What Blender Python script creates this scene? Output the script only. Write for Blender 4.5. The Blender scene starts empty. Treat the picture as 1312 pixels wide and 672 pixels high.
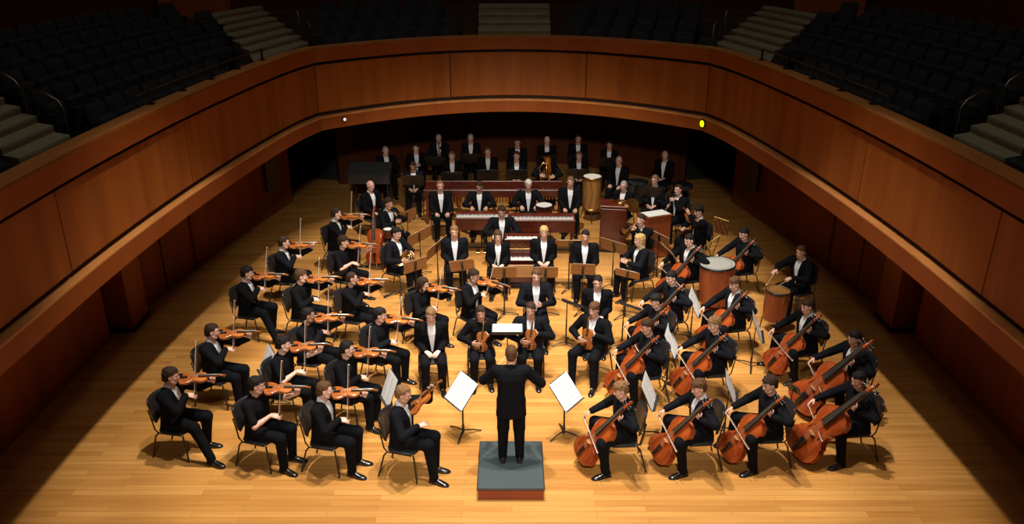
import bpy, math, random
import numpy as np
from mathutils import Vector, Matrix, Euler
random.seed(7)
PI = math.pi
SC = bpy.context.scene
COL = SC.collection
R = math.radians
# ------------------------------------------------------------------ camera, light, exposure
CAM_H = 6.95
PITCH = math.atan(446 / 1050)
cam = bpy.data.cameras.new('camera'); cam.sensor_width = 36; cam.lens = 1050 / 1312 * 36
cam.clip_end = 200
camo = bpy.data.objects.new('camera', cam); COL.objects.link(camo)
camo.location = (0, 0, CAM_H); camo.rotation_euler = (PI / 2 - PITCH, 0, 0)
SC.camera = camo
SC.view_settings.view_transform = 'Standard'; SC.view_settings.look = 'None'
SC.view_settings.exposure = 0.0; SC.view_settings.gamma = 1; SC.view_settings.use_curve_mapping = False
w = bpy.data.worlds.new('world'); SC.world = w; w.use_nodes = True
w.node_tree.nodes['Background'].inputs[0].default_value = (1, .75, .5, 1)
w.node_tree.nodes['Background'].inputs[1].default_value = 0.006

def spot(name, loc, target, energy, cone, blend, size, col):
    l = bpy.data.lights.new(name, 'SPOT'); l.energy = energy; l.spot_size = R(cone); l.spot_blend = blend
    l.shadow_soft_size = size; l.color = col
    o = bpy.data.objects.new(name, l); COL.objects.link(o); o.location = loc
    d = Vector(target) - Vector(loc); o.rotation_euler = d.to_track_quat('-Z', 'Y').to_euler()
    return o
WARM = (1, .93, .83)
spot('stage_spot', (-1.0, 10.2, 14.0), (-1.0, 10.7, 0), 4600, 49, .28, .2, WARM)
spot('stage_spot', (1.0, 10.2, 14.0), (1.0, 10.7, 0), 4600, 49, .28, .2, WARM)
spot('stage_spot', (0, 7.2, 14.0), (0, 8.0, 0), 2700, 49, .3, .2, WARM)
spot('stage_spot', (0, 12.5, 14.5), (0, 15.3, 0), 6600, 44, .35, .2, WARM)
for sx in (-1, 1): spot('front_spot', (sx * .5, -3, 11.5), (sx * .6, 13.2, 1), 3200, 31, .45, .35, WARM)
spot('front_spot', (0, -3, 11.5), (0, 11.5, 1), 800, 50, .5, .35, WARM)  # weak wide fill, added to brighten the side parapets
def area(name, loc, target, sx, sy, energy, col):
    l = bpy.data.lights.new(name, 'AREA'); l.shape = 'RECTANGLE'; l.size = sx; l.size_y = sy; l.energy = energy; l.color = col
    o = bpy.data.objects.new(name, l); COL.objects.link(o); o.location = loc
    o.rotation_euler = (Vector(target) - Vector(loc)).to_track_quat('-Z', 'Y').to_euler(); return o
area('overhead_fill', (0, 12, 15), (0, 12.5, 0), 14, 14, 210, (1, .84, .66))  # unseen fill added overhead to lift seats, rail top and parapet

# ------------------------------------------------------------------ pixel <-> place (1312x672 frame)
_c, _s = math.cos(PITCH), math.sin(PITCH)
def W(x, y, z):
    u = (x - 656) / 1050; v = (y - 336) / 1050
    d = _s + v * _c; k = (CAM_H - z) / d
    return Vector((u * k, (_c - v * _s) * k, z))

# ------------------------------------------------------------------ materials
MATS = {}
def mat(name, col, rough=.5, metal=0, emit=None, estr=1, spec=.5, coat=0, noise=None):
    if name in MATS: return MATS[name]
    m = bpy.data.materials.new(name); m.use_nodes = True
    nt = m.node_tree; b = nt.nodes['Principled BSDF']
    b.inputs['Base Color'].default_value = (*col, 1)
    b.inputs['Roughness'].default_value = rough; b.inputs['Metallic'].default_value = metal
    b.inputs['Specular IOR Level'].default_value = spec; b.inputs['Coat Weight'].default_value = coat
    if emit:
        b.inputs['Emission Color'].default_value = (*emit, 1); b.inputs['Emission Strength'].default_value = estr
    if noise:
        sc, amt = noise
        tc = nt.nodes.new('ShaderNodeTexCoord'); n = nt.nodes.new('ShaderNodeTexNoise')
        n.inputs['Scale'].default_value = sc; n.inputs['Detail'].default_value = 4
        r = nt.nodes.new('ShaderNodeValToRGB')
        r.color_ramp.elements[0].position = .3; r.color_ramp.elements[1].position = .7
        r.color_ramp.elements[0].color = (*[c * (1 - amt) for c in col], 1)
        r.color_ramp.elements[1].color = (*[min(1, c * (1 + amt)) for c in col], 1)
        nt.links.new(tc.outputs['Object'], n.inputs['Vector']); nt.links.new(n.outputs['Fac'], r.inputs[0])
        nt.links.new(r.outputs[0], b.inputs['Base Color'])
    MATS[name] = m
    return m
def grain(name, c1, c2, scale=(8, 8, .5), rough=.4, coord='Object', spec=.5, mottled=.25, coat=0):
    """wood with streaks that run along the axis of the smallest scale"""
    m = bpy.data.materials.new(name); m.use_nodes = True; nt = m.node_tree; N = nt.nodes; L = nt.links
    b = N['Principled BSDF']; b.inputs['Roughness'].default_value = rough; b.inputs['Specular IOR Level'].default_value = spec
    b.inputs['Coat Weight'].default_value = coat
    tc = N.new('ShaderNodeTexCoord'); mp = N.new('ShaderNodeMapping'); mp.inputs['Scale'].default_value = scale
    n = N.new('ShaderNodeTexNoise'); n.inputs['Scale'].default_value = 1; n.inputs['Detail'].default_value = 5; n.inputs['Roughness'].default_value = .6
    r = N.new('ShaderNodeValToRGB'); r.color_ramp.elements[0].position = .3; r.color_ramp.elements[1].position = .72
    r.color_ramp.elements[0].color = (*c1, 1); r.color_ramp.elements[1].color = (*c2, 1)
    L.new(tc.outputs[coord], mp.inputs[0]); L.new(mp.outputs[0], n.inputs['Vector']); L.new(n.outputs['Fac'], r.inputs[0])
    L.new(r.outputs[0], b.inputs['Base Color'])
    MATS[name] = m
    return m
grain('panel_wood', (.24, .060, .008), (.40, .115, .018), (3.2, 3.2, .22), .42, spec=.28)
grain('rail_wood', (.46, .17, .045), (.64, .27, .08), (4, .8, .8), .35, spec=.4)
grain('band_wood', (.25, .055, .008), (.32, .08, .013), (2, 2, .3), .42, spec=.28)
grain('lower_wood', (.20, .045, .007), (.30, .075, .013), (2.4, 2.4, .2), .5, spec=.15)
grain('mahogany', (.045, .007, .004), (.11, .017, .008), (3, 12, 12), .3, coat=.25)
grain('red_case', (.10, .016, .008), (.17, .028, .012), (5, 5, .8), .35)
grain('desk_wood', (.30, .14, .05), (.42, .21, .08), (3, 14, 14), .45)
grain('drum_wood', (.20, .045, .014), (.32, .075, .022), (5, 5, .7), .35, coat=.2)
grain('gold_wood', (.22, .10, .025), (.40, .19, .05), (6, 6, 1), .4)
grain('varnish', (.26, .060, .010), (.54, .165, .03), (9, 3, 9), .18, coat=.6)
grain('varnish_red', (.19, .030, .007), (.43, .085, .015), (7, 2.5, 7), .22, coat=.5)
grain('shaded_wood', (.055, .013, .004), (.09, .022, .006), (2.4, 2.4, .2), .6, spec=.1)  # lower_wood darkened: shade on back and upper walls put into the colour
# floor boards
m = bpy.data.materials.new('floor_boards'); m.use_nodes = True; nt = m.node_tree; N = nt.nodes; L = nt.links
b = N['Principled BSDF']; b.inputs['Roughness'].default_value = .33; b.inputs['Specular IOR Level'].default_value = .35
tc = N.new('ShaderNodeTexCoord')
br = N.new('ShaderNodeTexBrick'); br.inputs['Scale'].default_value = 1
br.inputs['Brick Width'].default_value = 1.7; br.inputs['Row Height'].default_value = .105
br.inputs['Mortar Size'].default_value = .0022; br.inputs['Mortar Smooth'].default_value = .3; br.offset = .37
br.inputs['Color1'].default_value = (.53, .240, .056, 1); br.inputs['Color2'].default_value = (.68, .345, .095, 1)
br.inputs['Mortar'].default_value = (.30, .13, .035, 1)
mp = N.new('ShaderNodeMapping'); mp.inputs['Scale'].default_value = (.9, 22, 1)
n = N.new('ShaderNodeTexNoise'); n.inputs['Scale'].default_value = 1; n.inputs['Detail'].default_value = 5
mx = N.new('ShaderNodeMix'); mx.data_type = 'RGBA'; mx.blend_type = 'MULTIPLY'; mx.inputs[0].default_value = .55
r = N.new('ShaderNodeValToRGB'); r.color_ramp.elements[0].position = .3; r.color_ramp.elements[1].position = .7
r.color_ramp.elements[0].color = (.66, .57, .48, 1); r.color_ramp.elements[1].color = (1, 1, 1, 1)
L.new(tc.outputs['Object'], br.inputs['Vector']); L.new(tc.outputs['Object'], mp.inputs[0]); L.new(mp.outputs[0], n.inputs['Vector'])
L.new(n.outputs['Fac'], r.inputs[0]); L.new(br.outputs['Color'], mx.inputs['A']); L.new(r.outputs[0], mx.inputs['B'])
L.new(mx.outputs['Result'], b.inputs['Base Color'])
MATS['floor_boards'] = m
mat('shadow_gap', (.03, .008, .003), .8)
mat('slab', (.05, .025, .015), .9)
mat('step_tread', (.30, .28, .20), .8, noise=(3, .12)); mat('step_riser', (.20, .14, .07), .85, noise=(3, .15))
mat('seat_cloth', (.015, .0165, .022), .9, noise=(14, .3)); mat('drum_skin_grey', (.34, .33, .30), .6); mat('seat_shell', (.010, .010, .012), .6)
mat('metal_rail', (.35, .33, .30), .3, 1); mat('steel', (.6, .58, .55), .3, 1)
mat('brass', (.85, .52, .18), .25, 1); mat('gold', (.48, .30, .10), .4, 1)
mat('black_metal', (.012, .012, .013), .4); mat('black_pad', (.016, .017, .019), .65)
mat('black_plastic', (.014, .014, .016), .35)
mat('paper', (.86, .86, .84), .7); mat('ink', (.38, .38, .40), .7)
mat('podium_top', (.050, .070, .076), .6, noise=(9, .04)); mat('podium_edge', (.02, .02, .02), .5)
grain('podium_side', (.20, .035, .012), (.30, .055, .018), (2, 2, 10), .4)
mat('suit', (.0040, .0042, .0052), .85, spec=.10); mat('suit_b', (.0055, .006, .0085), .85, spec=.10)
mat('tee', (.005, .005, .006), .85, spec=.10); mat('trousers', (.0045, .005, .007), .85, spec=.10)
mat('shirt', (.78, .79, .82), .7); mat('shoe', (.010, .009, .009), .18, coat=.5); mat('sole', (.02, .018, .016), .6)
for k, c in enumerate([(.66, .38, .28), (.74, .47, .36), (.55, .30, .20), (.38, .19, .12)]): mat('skin_%d' % k, c, .5, noise=(30, .06))
mat('lip', (.38, .10, .075), .45); mat('eye_dark', (.02, .012, .01), .25); mat('eye_white', (.72, .68, .64), .3)
for k, c in dict(black=(.012, .009, .008), dark=(.035, .018, .010), brown=(.09, .042, .018), lightbrown=(.20, .105, .045), blond=(.50, .33, .13), grey=(.32, .30, .28), white=(.60, .58, .55)).items():
    mat('hair_' + k, c, .75, spec=.2, noise=(60, .35))
mat('ebony', (.012, .009, .008), .25); mat('maple', (.55, .30, .12), .4); mat('string', (.6, .58, .5), .3, .8)
mat('hair_bow', (.80, .76, .66), .6); mat('bow_stick', (.20, .06, .02), .3)
mat('drum_skin', (.80, .77, .70), .6); mat('ivory', (.82, .80, .74), .35); mat('key_black', (.01, .01, .01), .3)
mat('vent', (.22, .15, .10), .6); mat('void_shade', (.012, .012, .010), 1)  # near-black walls: darkness of the recess and opening put into the colour

# ------------------------------------------------------------------ mesh helpers
class MB:
    def __init__(s): s.v = []; s.f = []; s.m = []; s.sm = []
    def add(s, vs, fs, mi=0, smooth=False):
        o = len(s.v); s.v += [tuple(map(float, v)) for v in vs]
        s.f += [tuple(i + o for i in f) for f in fs]; s.m += [mi] * len(fs); s.sm += [smooth] * len(fs); return s
    def box(s, a, b, mi=0, bev=0.0):
        x0, y0, z0 = a; x1, y1, z1 = b
        if bev <= 0:
            vs = [(x0, y0, z0), (x1, y0, z0), (x1, y1, z0), (x0, y1, z0), (x0, y0, z1), (x1, y0, z1), (x1, y1, z1), (x0, y1, z1)]
            return s.add(vs, [(0, 3, 2, 1), (4, 5, 6, 7), (0, 1, 5, 4), (1, 2, 6, 5), (2, 3, 7, 6), (3, 0, 4, 7)], mi)
        e = bev; rings = []
        for z, k in ((z0, e), (z0 + e, 0), (z1 - e, 0), (z1, e)):
            X0, X1, Y0, Y1 = x0 + k, x1 - k, y0 + k, y1 - k; q = e
            rings.append([(X0 + q, Y0, z), (X1 - q, Y0, z), (X1, Y0 + q, z), (X1, Y1 - q, z), (X1 - q, Y1, z), (X0 + q, Y1, z), (X0, Y1 - q, z), (X0, Y0 + q, z)])
        return s.rings(rings, True, True, mi, False)
    def rings(s, rings, cap0=True, cap1=True, mi=0, smooth=True, closed=True):
        n = len(rings[0]); vs = [p for r_ in rings for p in r_]; fs = []
        for i in range(len(rings) - 1):
            for j in range(n if closed else n - 1):
                k = (j + 1) % n; fs.append((i * n + j, i * n + k, (i + 1) * n + k, (i + 1) * n + j))
        s.add(vs, fs, mi, smooth)
        if cap0: s.add(rings[0], [tuple(range(n))[::-1]], mi)
        if cap1: s.add(rings[-1], [tuple(range(n))], mi)
        return s
    def tube(s, pts, r, n=8, mi=0, caps=True, flat=1.0):
        pts = [Vector(p) for p in pts]; rs = r if isinstance(r, (list, tuple)) else [r] * len(pts)
        rings = []; up = None
        for i, p in enumerate(pts):
            t = (pts[min(i + 1, len(pts) - 1)] - pts[max(i - 1, 0)]).normalized()
            if up is None: up = Vector((0, 0, 1)) if abs(t.z) < .9 else Vector((1, 0, 0))
            a = t.cross(up)
            if a.length < 1e-4: a = t.cross(Vector((0, 1, 0)))
            a.normalize(); b_ = a.cross(t).normalized(); up = b_
            rings.append([p + a * math.cos(2 * PI * k / n) * rs[i] + b_ * math.sin(2 * PI * k / n) * rs[i] * flat for k in range(n)])
        return s.rings(rings, caps, caps, mi, True)
    def lathe(s, prof, n=24, mi=0, c=(0, 0), caps=True, smooth=True):
        rings = [[(c[0] + r_ * math.cos(2 * PI * k / n), c[1] + r_ * math.sin(2 * PI * k / n), z) for k in range(n)] for r_, z in prof]
        return s.rings(rings, caps, caps, mi, smooth)
    def xf(s, M, i0=0):
        for i in range(i0, len(s.v)): s.v[i] = tuple(M @ Vector(s.v[i]))
        return s
    def mesh(s, name, mats):
        me = bpy.data.meshes.new(name); me.from_pydata(s.v, [], s.f)
        for m_ in (mats if isinstance(mats, (list, tuple)) else [mats]): me.materials.append(MATS[m_] if isinstance(m_, str) else m_)
        me.polygons.foreach_set('material_index', s.m); me.polygons.foreach_set('use_smooth', s.sm); me.update()
        return me
    def build(s, name, mats, parent=None, **k): return link(name, s.mesh(name, mats), parent, **k)
def link(name, me, parent=None, loc=None, mtx=None):
    o = bpy.data.objects.new(name, me); COL.objects.link(o)
    if parent: o.parent = parent
    if mtx is not None: o.matrix_local = mtx
    if loc is not None: o.location = loc
    return o
def tag(o, label=None, cat=None, group=None, kind=None):
    if label:
        n_ = len(label.split())
        if not 4 <= n_ <= 16: print('LABEL LENGTH', n_, label)
        o['label'] = label
    if cat: o['category'] = cat
    if group: o['group'] = group
    if kind: o['kind'] = kind
    return o
def empty(name, loc=(0, 0, 0), rz=0):
    o = bpy.data.objects.new(name, None); o.empty_display_size = .1; COL.objects.link(o); o.location = loc; o.rotation_euler = (0, 0, rz); return o
CH = {}
def kids(o):
    if o not in CH: CH[o] = [c for c in SC.objects if c.parent == o]
    return CH[o]
def copy_tree(o, parent=None):
    c = o.copy(); COL.objects.link(c)
    if parent: c.parent = parent
    for ch in kids(o): copy_tree(ch, c)
    return c
PROTO = {}
def make(kind, builder, M, label, cat, group=None):
    """first use builds the thing, later uses copy it and its parts"""
    if kind not in PROTO:
        o = builder(); PROTO[kind] = [o, False]
    p = PROTO[kind]
    if not p[1]: o = p[0]; p[1] = True
    else: o = copy_tree(p[0])
    o.matrix_world = M
    for k in ('label', 'category', 'group'):
        if k in o: del o[k]
    tag(o, label, cat, group)
    return o
def TR(loc, rz=0): return Matrix.Translation(Vector(loc)) @ Matrix.Rotation(rz, 4, 'Z')
def frame(o, y, z):
    """matrix with local +Y along y and local +Z close to z"""
    y = Vector(y).normalized(); x = y.cross(Vector(z)).normalized(); z = x.cross(y)
    return Matrix(((x.x, y.x, z.x, o[0]), (x.y, y.y, z.y, o[1]), (x.z, y.z, z.z, o[2]), (0, 0, 0, 1)))
def struct(o): o['kind'] = 'structure'; return o
# ------------------------------------------------------------------ the hall
def catmull(P, n=6):
    out = []
    for i in range(len(P) - 1):
        p0 = P[max(i - 1, 0)]; p1 = P[i]; p2 = P[i + 1]; p3 = P[min(i + 2, len(P) - 1)]
        for k in range(n):
            t = k / n; q = []
            for d in range(len(p1)):
                q.append(.5 * ((2 * p1[d]) + (-p0[d] + p2[d]) * t + (2 * p0[d] - 5 * p1[d] + 4 * p2[d] - p3[d]) * t * t + (-p0[d] + 3 * p1[d] - 3 * p2[d] + p3[d]) * t ** 3))
            out.append(tuple(q))
    out.append(tuple(P[-1])); return out
SIDE = catmull([(-5.25, 1), (-5.27, 5), (-5.27, 8), (-5.24, 10), (-5.12, 12), (-4.94, 13.7), (-4.70, 15.4), (-4.43, 16.8), (-4.17, 17.62)], 6)
ARC = [(-4.17 + 8.34 * i / 40, 19.5 - .108 * (-4.17 + 8.34 * i / 40) ** 2) for i in range(41)]
PATH = SIDE + ARC[1:-1] + [(-x, y) for x, y in SIDE[::-1]]
def normals(P):
    out = []
    for i in range(len(P)):
        a = P[max(i - 1, 0)]; b_ = P[min(i + 1, len(P) - 1)]; dx, dy = b_[0] - a[0], b_[1] - a[1]; l = math.hypot(dx, dy)
        out.append((-dy / l, dx / l))          # outward (away from the stage)
    return out
NRM = normals(PATH)
CUM = [0]
for i in range(1, len(PATH)): CUM.append(CUM[-1] + math.hypot(PATH[i][0] - PATH[i - 1][0], PATH[i][1] - PATH[i - 1][1]))
TOT = CUM[-1]
def at(s_, off=0):
    s_ = max(0, min(TOT, s_))
    i = max(k for k in range(len(CUM)) if CUM[k] <= s_ + 1e-9); i = min(i, len(CUM) - 2)
    t = (s_ - CUM[i]) / (CUM[i + 1] - CUM[i])
    x = PATH[i][0] + (PATH[i + 1][0] - PATH[i][0]) * t; y = PATH[i][1] + (PATH[i + 1][1] - PATH[i][1]) * t
    nx = NRM[i][0] * (1 - t) + NRM[i + 1][0] * t; ny = NRM[i][1] * (1 - t) + NRM[i + 1][1] * t
    l = math.hypot(nx, ny); nx /= l; ny /= l
    return x + nx * off, y + ny * off, nx, ny
def s_of_y(y):                                # arc length on the left side for a given depth
    i = min(range(len(SIDE)), key=lambda k: abs(SIDE[k][1] - y)); return CUM[i]
S_COR = CUM[len(SIDE) - 1]; MID = TOT / 2
def sweep(prof, s0=0, s1=None, name='trim_1', m='panel_wood'):
    s1 = TOT if s1 is None else s1
    ss = [s0] + [c for c in CUM if s0 + .02 < c < s1 - .02] + [s1]
    mb = MB(); rings = []
    for s_ in ss:
        x, y, nx, ny = at(s_); rings.append([(x + nx * o_, y + ny * o_, z) for o_, z in prof])
    mb.rings(rings, True, True, 0, False)
    return struct(mb.build(name, m))
ti = [0]
def tn(): ti[0] += 1; return 'trim_%d' % ti[0]
# parapet: cap, fascia, panels, ledge and lower band
sweep([(-.03, 4.06), (-.03, 4.33), (-.015, 4.35), (.0, 4.35), (.0, 4.06)], name=tn(), m='band_wood')
sweep([(.002, 4.27), (.002, 4.352), (.30, 4.352), (.30, 4.27)], name=tn(), m='rail_wood')
sweep([(.10, 2.9), (.10, 4.26), (.28, 4.26), (.28, 2.9)], name=tn(), m='shadow_gap')
seams = [0, 5.2, s_of_y(9.2), s_of_y(12.6), S_COR, MID - 1.45, MID + 1.75, TOT - S_COR, TOT - s_of_y(11.6), TOT - s_of_y(8.4), TOT - 4.6, TOT]
for a, b_ in zip(seams[:-1], seams[1:]):
    sweep([(.045, 2.98), (.045, 3.985), (.09, 3.985), (.09, 2.98)], a + .013, b_ - .013, name=tn(), m='panel_wood')
sweep([(-.05, 2.86), (-.05, 2.885), (-.04, 2.89), (.12, 2.89), (.12, 2.86)], name=tn(), m='rail_wood')
sweep([(-.045, 2.6), (-.045, 2.858), (.15, 2.858), (.15, 2.6)], name=tn(), m='band_wood')
# balcony slab and soffit
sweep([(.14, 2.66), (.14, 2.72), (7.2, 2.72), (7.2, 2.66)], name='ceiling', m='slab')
# rows of the balcony are platforms
ROWP, RISE, OFF0, ZB = .78, .17, .30, 3.52
for k in range(7):
    o0 = OFF0 + k * ROWP; z = ZB + k * RISE
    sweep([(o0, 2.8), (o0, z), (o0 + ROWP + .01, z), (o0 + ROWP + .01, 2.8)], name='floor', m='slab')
WS = [0, 4, 8, 12, S_COR, MID, TOT - S_COR, TOT - 12, TOT - 8, TOT - 4, TOT]
for a, b_ in zip(WS[:-1], WS[1:]): sweep([(5.85, 2.8), (5.85, 9), (6.0, 9), (6.0, 2.8)], a, b_, name='wall_upper', m='shaded_wood')
# stage floor
MB().box((-9, -1, -.2), (9, 25.5, 0)).build('floor', 'floor_boards')['kind'] = 'structure'
# walls below the balcony
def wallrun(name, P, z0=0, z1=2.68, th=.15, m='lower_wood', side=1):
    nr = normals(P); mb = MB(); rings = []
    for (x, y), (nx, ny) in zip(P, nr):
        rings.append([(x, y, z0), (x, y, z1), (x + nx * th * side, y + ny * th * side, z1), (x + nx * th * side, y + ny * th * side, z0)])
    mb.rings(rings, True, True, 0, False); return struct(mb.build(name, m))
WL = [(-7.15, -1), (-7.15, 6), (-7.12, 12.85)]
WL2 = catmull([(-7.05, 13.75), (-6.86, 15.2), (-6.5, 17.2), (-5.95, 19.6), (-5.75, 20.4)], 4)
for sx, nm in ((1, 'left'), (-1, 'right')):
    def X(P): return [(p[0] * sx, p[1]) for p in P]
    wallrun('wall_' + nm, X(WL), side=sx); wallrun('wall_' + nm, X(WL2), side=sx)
    # recess behind the pier
    wallrun('wall_' + nm, X([(-7.12, 12.85), (-7.5, 12.9), (-7.5, 13.3)]), side=sx, m='void_shade')
    # pier
    mb = MB(); xs = sorted((-6.82 * sx, -7.45 * sx)); mb.box((xs[0], 13.12, 0), (xs[1], 13.8, 2.62), 0, .012)
    struct(mb.build('wall_' + nm, 'band_wood'))
    mb = MB(); xs = sorted((-6.80 * sx, -7.45 * sx)); mb.box((xs[0], 13.10, 0), (xs[1], 13.82, .09)); struct(mb.build('baseboard_' + nm, 'shadow_gap'))
    # flush door seam in the side wall: a thin frame
    for y0, y1 in ((14.9, 16.0),):
        mb = MB()
        xa, xb = -6.885 * sx, -6.70 * sx
        for (p, q) in (((xa, y0, 0), (xa, y0, 2.05)), ((xb, y1, 0), (xb, y1, 2.05)), ((xa, y0, 2.05), (xb, y1, 2.05))): mb.tube([p, q], .012, 4)
        struct(mb.build('trim_%d' % (40 + (sx < 0)), 'shadow_gap'))
    # dark opening beyond the end of the side wall
    wallrun('wall_' + nm, X([(-5.75, 20.4), (-6.6, 20.9), (-6.2, 22.6), (-4.95, 22.3)]), side=sx, m='void_shade')
    wallrun('wall_' + nm, X([(-4.95, 22.3), (-4.80, 21.9), (-4.35, 22.1)]), side=sx, m='shaded_wood')
    # vent grille
    g = empty('wall_vent', (-5.93 * sx, 19.35, 1.05), 0)
    fr = MB()
    a = Vector((-.02 * sx, -.30, 0)); b_ = Vector((.12 * sx, .26, 0))
    def strip(mb, z0, z1, t=.02):
        p, q = a.copy(), b_.copy(); mb.add([p + Vector((0, 0, z0)), q + Vector((0, 0, z0)), q + Vector((0, 0, z1)), p + Vector((0, 0, z1)), p + Vector((t * sx, 0, z0)), q + Vector((t * sx, 0, z0)), q + Vector((t * sx, 0, z1)), p + Vector((t * sx, 0, z1))],
                [(0, 1, 2, 3), (4, 7, 6, 5), (0, 4, 5, 1), (3, 2, 6, 7), (0, 3, 7, 4), (1, 5, 6, 2)])
    fr2 = MB(); strip(fr2, -.45, .45, .012); fr2.build('backing', 'shadow_gap', g)
    for k in range(14): strip(fr, -.44 + k * .064, -.44 + k * .064 + .035)
    fr.build('grille', 'vent', g)
    tag(g, 'slatted vent grille low on the %s wall near the dark doorway' % nm, 'vent')
BW = [(-4.35 + 8.7 * i / 16, 24.2 - .11 * (-4.35 + 8.7 * i / 16) ** 2) for i in range(17)]
wallrun('wall_back', BW, m='shaded_wood')
STQ = []
# stairs in the balcony
def stair(edges, z0, rise, base, name):
    """edges: list of (A, B) nosing lines; treads run from edge k to edge k+1"""
    root = empty(name, (edges[0][0][0], edges[0][0][1], z0)); o = Vector((edges[0][0][0], edges[0][0][1], z0))
    for k in range(len(edges) - 1):
        (A, B), (C_, D) = edges[k], edges[k + 1]; z = z0 + k * rise
        P = [Vector((*A, z)) - o, Vector((*B, z)) - o, Vector((*D, z)) - o, Vector((*C_, z)) - o]
        STQ.append((A, B, D, C_))
        dn = Vector((0, 0, z - base)); tk = Vector((0, 0, .035))
        f = [(0, 1, 2, 3), (7, 6, 5, 4), (0, 4, 5, 1), (1, 5, 6, 2), (2, 6, 7, 3), (3, 7, 4, 0)]
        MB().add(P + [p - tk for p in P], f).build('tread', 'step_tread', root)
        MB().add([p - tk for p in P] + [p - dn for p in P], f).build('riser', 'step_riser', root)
    return root
for sx, nm in ((1, 'left'), (-1, 'right')):
    ed = [((-5.0 * sx, 15.9), (-4.45 * sx, 18.1))]
    for k in range(8): ed.append(((-5.5 * sx - .30 * k * sx, 18.6 + .38 * k - (.9 if k == 0 else .5)), (-4.93 * sx - .284 * k * sx, 20.4 + .39 * k)))
    tag(stair(ed, 3.98, .10, 2.8, 'balcony_stairs'), 'carpeted steps climbing from the far %s corner of the balcony rail' % nm, 'stairs')
    ed = [((-5.56 * sx, 10.0), (-5.54 * sx, 11.35))]
    for k in range(8): ed.append(((-6.3 * sx - .29 * k * sx, 10.15 + .14 * k), (-6.24 * sx - .30 * k * sx, 11.35 + .16 * k)))
    tag(stair(ed, 3.98, .10, 2.8, 'balcony_stairs'), 'carpeted steps climbing beside the near %s end of the balcony' % nm, 'stairs')
    # panelled wall at the head of the far stairs
    mb = MB(); P = [Vector((-8.6 * sx, 20.8, 0)), Vector((-6.3 * sx, 24.2, 0))]
    th = Vector((0, .2, 0)); mb.add([P[0] + Vector((0, 0, 3)), P[1] + Vector((0, 0, 3)), P[1] + Vector((0, 0, 8)), P[0] + Vector((0, 0, 8)), P[0] + th + Vector((0, 0, 3)), P[1] + th + Vector((0, 0, 3)), P[1] + th + Vector((0, 0, 8)), P[0] + th + Vector((0, 0, 8))],
            [(0, 1, 2, 3), (4, 7, 6, 5), (0, 4, 5, 1), (3, 2, 6, 7), (0, 3, 7, 4), (1, 5, 6, 2)])
    struct(mb.build('wall_upper', 'panel_wood'))
ed = [((-.86, 19.8), (.98, 19.8))] + [((-.86 - .02 * k, 21.5 + .72 * k), (.98 + .02 * k, 21.5 + .72 * k)) for k in range(5)]
tag(stair(ed, 4.13, .12, 2.8, 'balcony_stairs'), 'carpeted centre stairs rising behind the middle of the curved balcony', 'stairs')
# auditorium seats
def seat_builder():
    r_ = empty('auditorium_seat')
    b_ = MB()                                   # padded back, rounded top
    rings = []
    for t in range(9):
        z = .40 + .50 * t / 8; y = .16 + .10 * t / 8; hw = .235 - (.05 if t == 8 else .015 if t == 7 else 0); th = .05 - (.03 if t == 8 else 0)
        rings.append([(-hw, y - th * .4, z), (-hw * .6, y - th, z), (hw * .6, y - th, z), (hw, y - th * .4, z), (hw, y + .03, z), (-hw, y + .03, z)])
    b_.rings(rings); b_.build('backrest', 'seat_cloth', r_)
    MB().box((-.23, .02, .36), (.23, .16, .72), 0, .035).build('seat_cushion', 'seat_cloth', r_)   # tipped up
    for sx_ in (-1, 1):
        a_ = MB().box((sx_ * .255 - .018, -.06, 0), (sx_ * .255 + .018, .20, .56), 0, .01).box((sx_ * .253 - .022, -.12, .56), (sx_ * .253 + .022, .22, .60), 0, .010)
        a_.build('armrest', 'seat_shell', r_)
    return r_
ORD = ['first', 'second', 'third', 'fourth', 'fifth', 'sixth', 'seventh', 'eighth', 'ninth', 'tenth', 'eleventh', 'twelfth', 'thirteenth', 'fourteenth', 'fifteenth', 'sixteenth']
ROWN = ['front', 'second', 'third', 'fourth', 'fifth']
nseat = 0
def in_quad(x, y, q_, m_=.30):
    cx_ = sum(p[0] for p in q_) / 4; cy_ = sum(p[1] for p in q_) / 4; sg = []
    for i in range(4):
        (ax, ay), (bx_, by_) = q_[i], q_[(i + 1) % 4]; l = math.hypot(bx_ - ax, by_ - ay); d = ((bx_ - ax) * (y - ay) - (by_ - ay) * (x - ax)) / l
        c0_ = ((bx_ - ax) * (cy_ - ay) - (by_ - ay) * (cx_ - ax)) / l; sg.append(d * (1 if c0_ > 0 else -1))
    return min(sg) > -m_
def seat_row(s0, s1, k, block, start):
    global nseat
    off = OFF0 + .42 + k * ROWP; z = ZB + k * RISE
    # walk along the offset curve
    pts = []; s_ = s0; last = None; acc = 0
    while s_ < s1:
        x, y, nx, ny = at(s_, off)
        if last is None or math.hypot(x - last[0], y - last[1]) >= .525: pts.append((x, y, nx, ny)); last = (x, y)
        s_ += .02
    if start == 'high': pts = pts[::-1]
    for j, (x, y, nx, ny) in enumerate(pts):
        if abs(x) > 9.2 or any(in_quad(x, y, q_) for q_ in STQ): continue
        make('seat', seat_builder, TR((x, y, z), math.atan2(ny, nx) - PI / 2), 'black seat, %s from the stairs, %s row, %s balcony block' % (ORD[min(j, 15)], ROWN[k], block), 'seat', 'empty seats in the %s balcony block' % block)
        nseat += 1
for k in range(5):
    e_ = .22 * k
    seat_row(s_of_y(11.6) + .15, s_of_y(17.5) + e_, k, 'long left', 'low')
    seat_row(TOT - s_of_y(17.5) - e_, TOT - s_of_y(11.6) - .15, k, 'long right', 'high')
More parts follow.
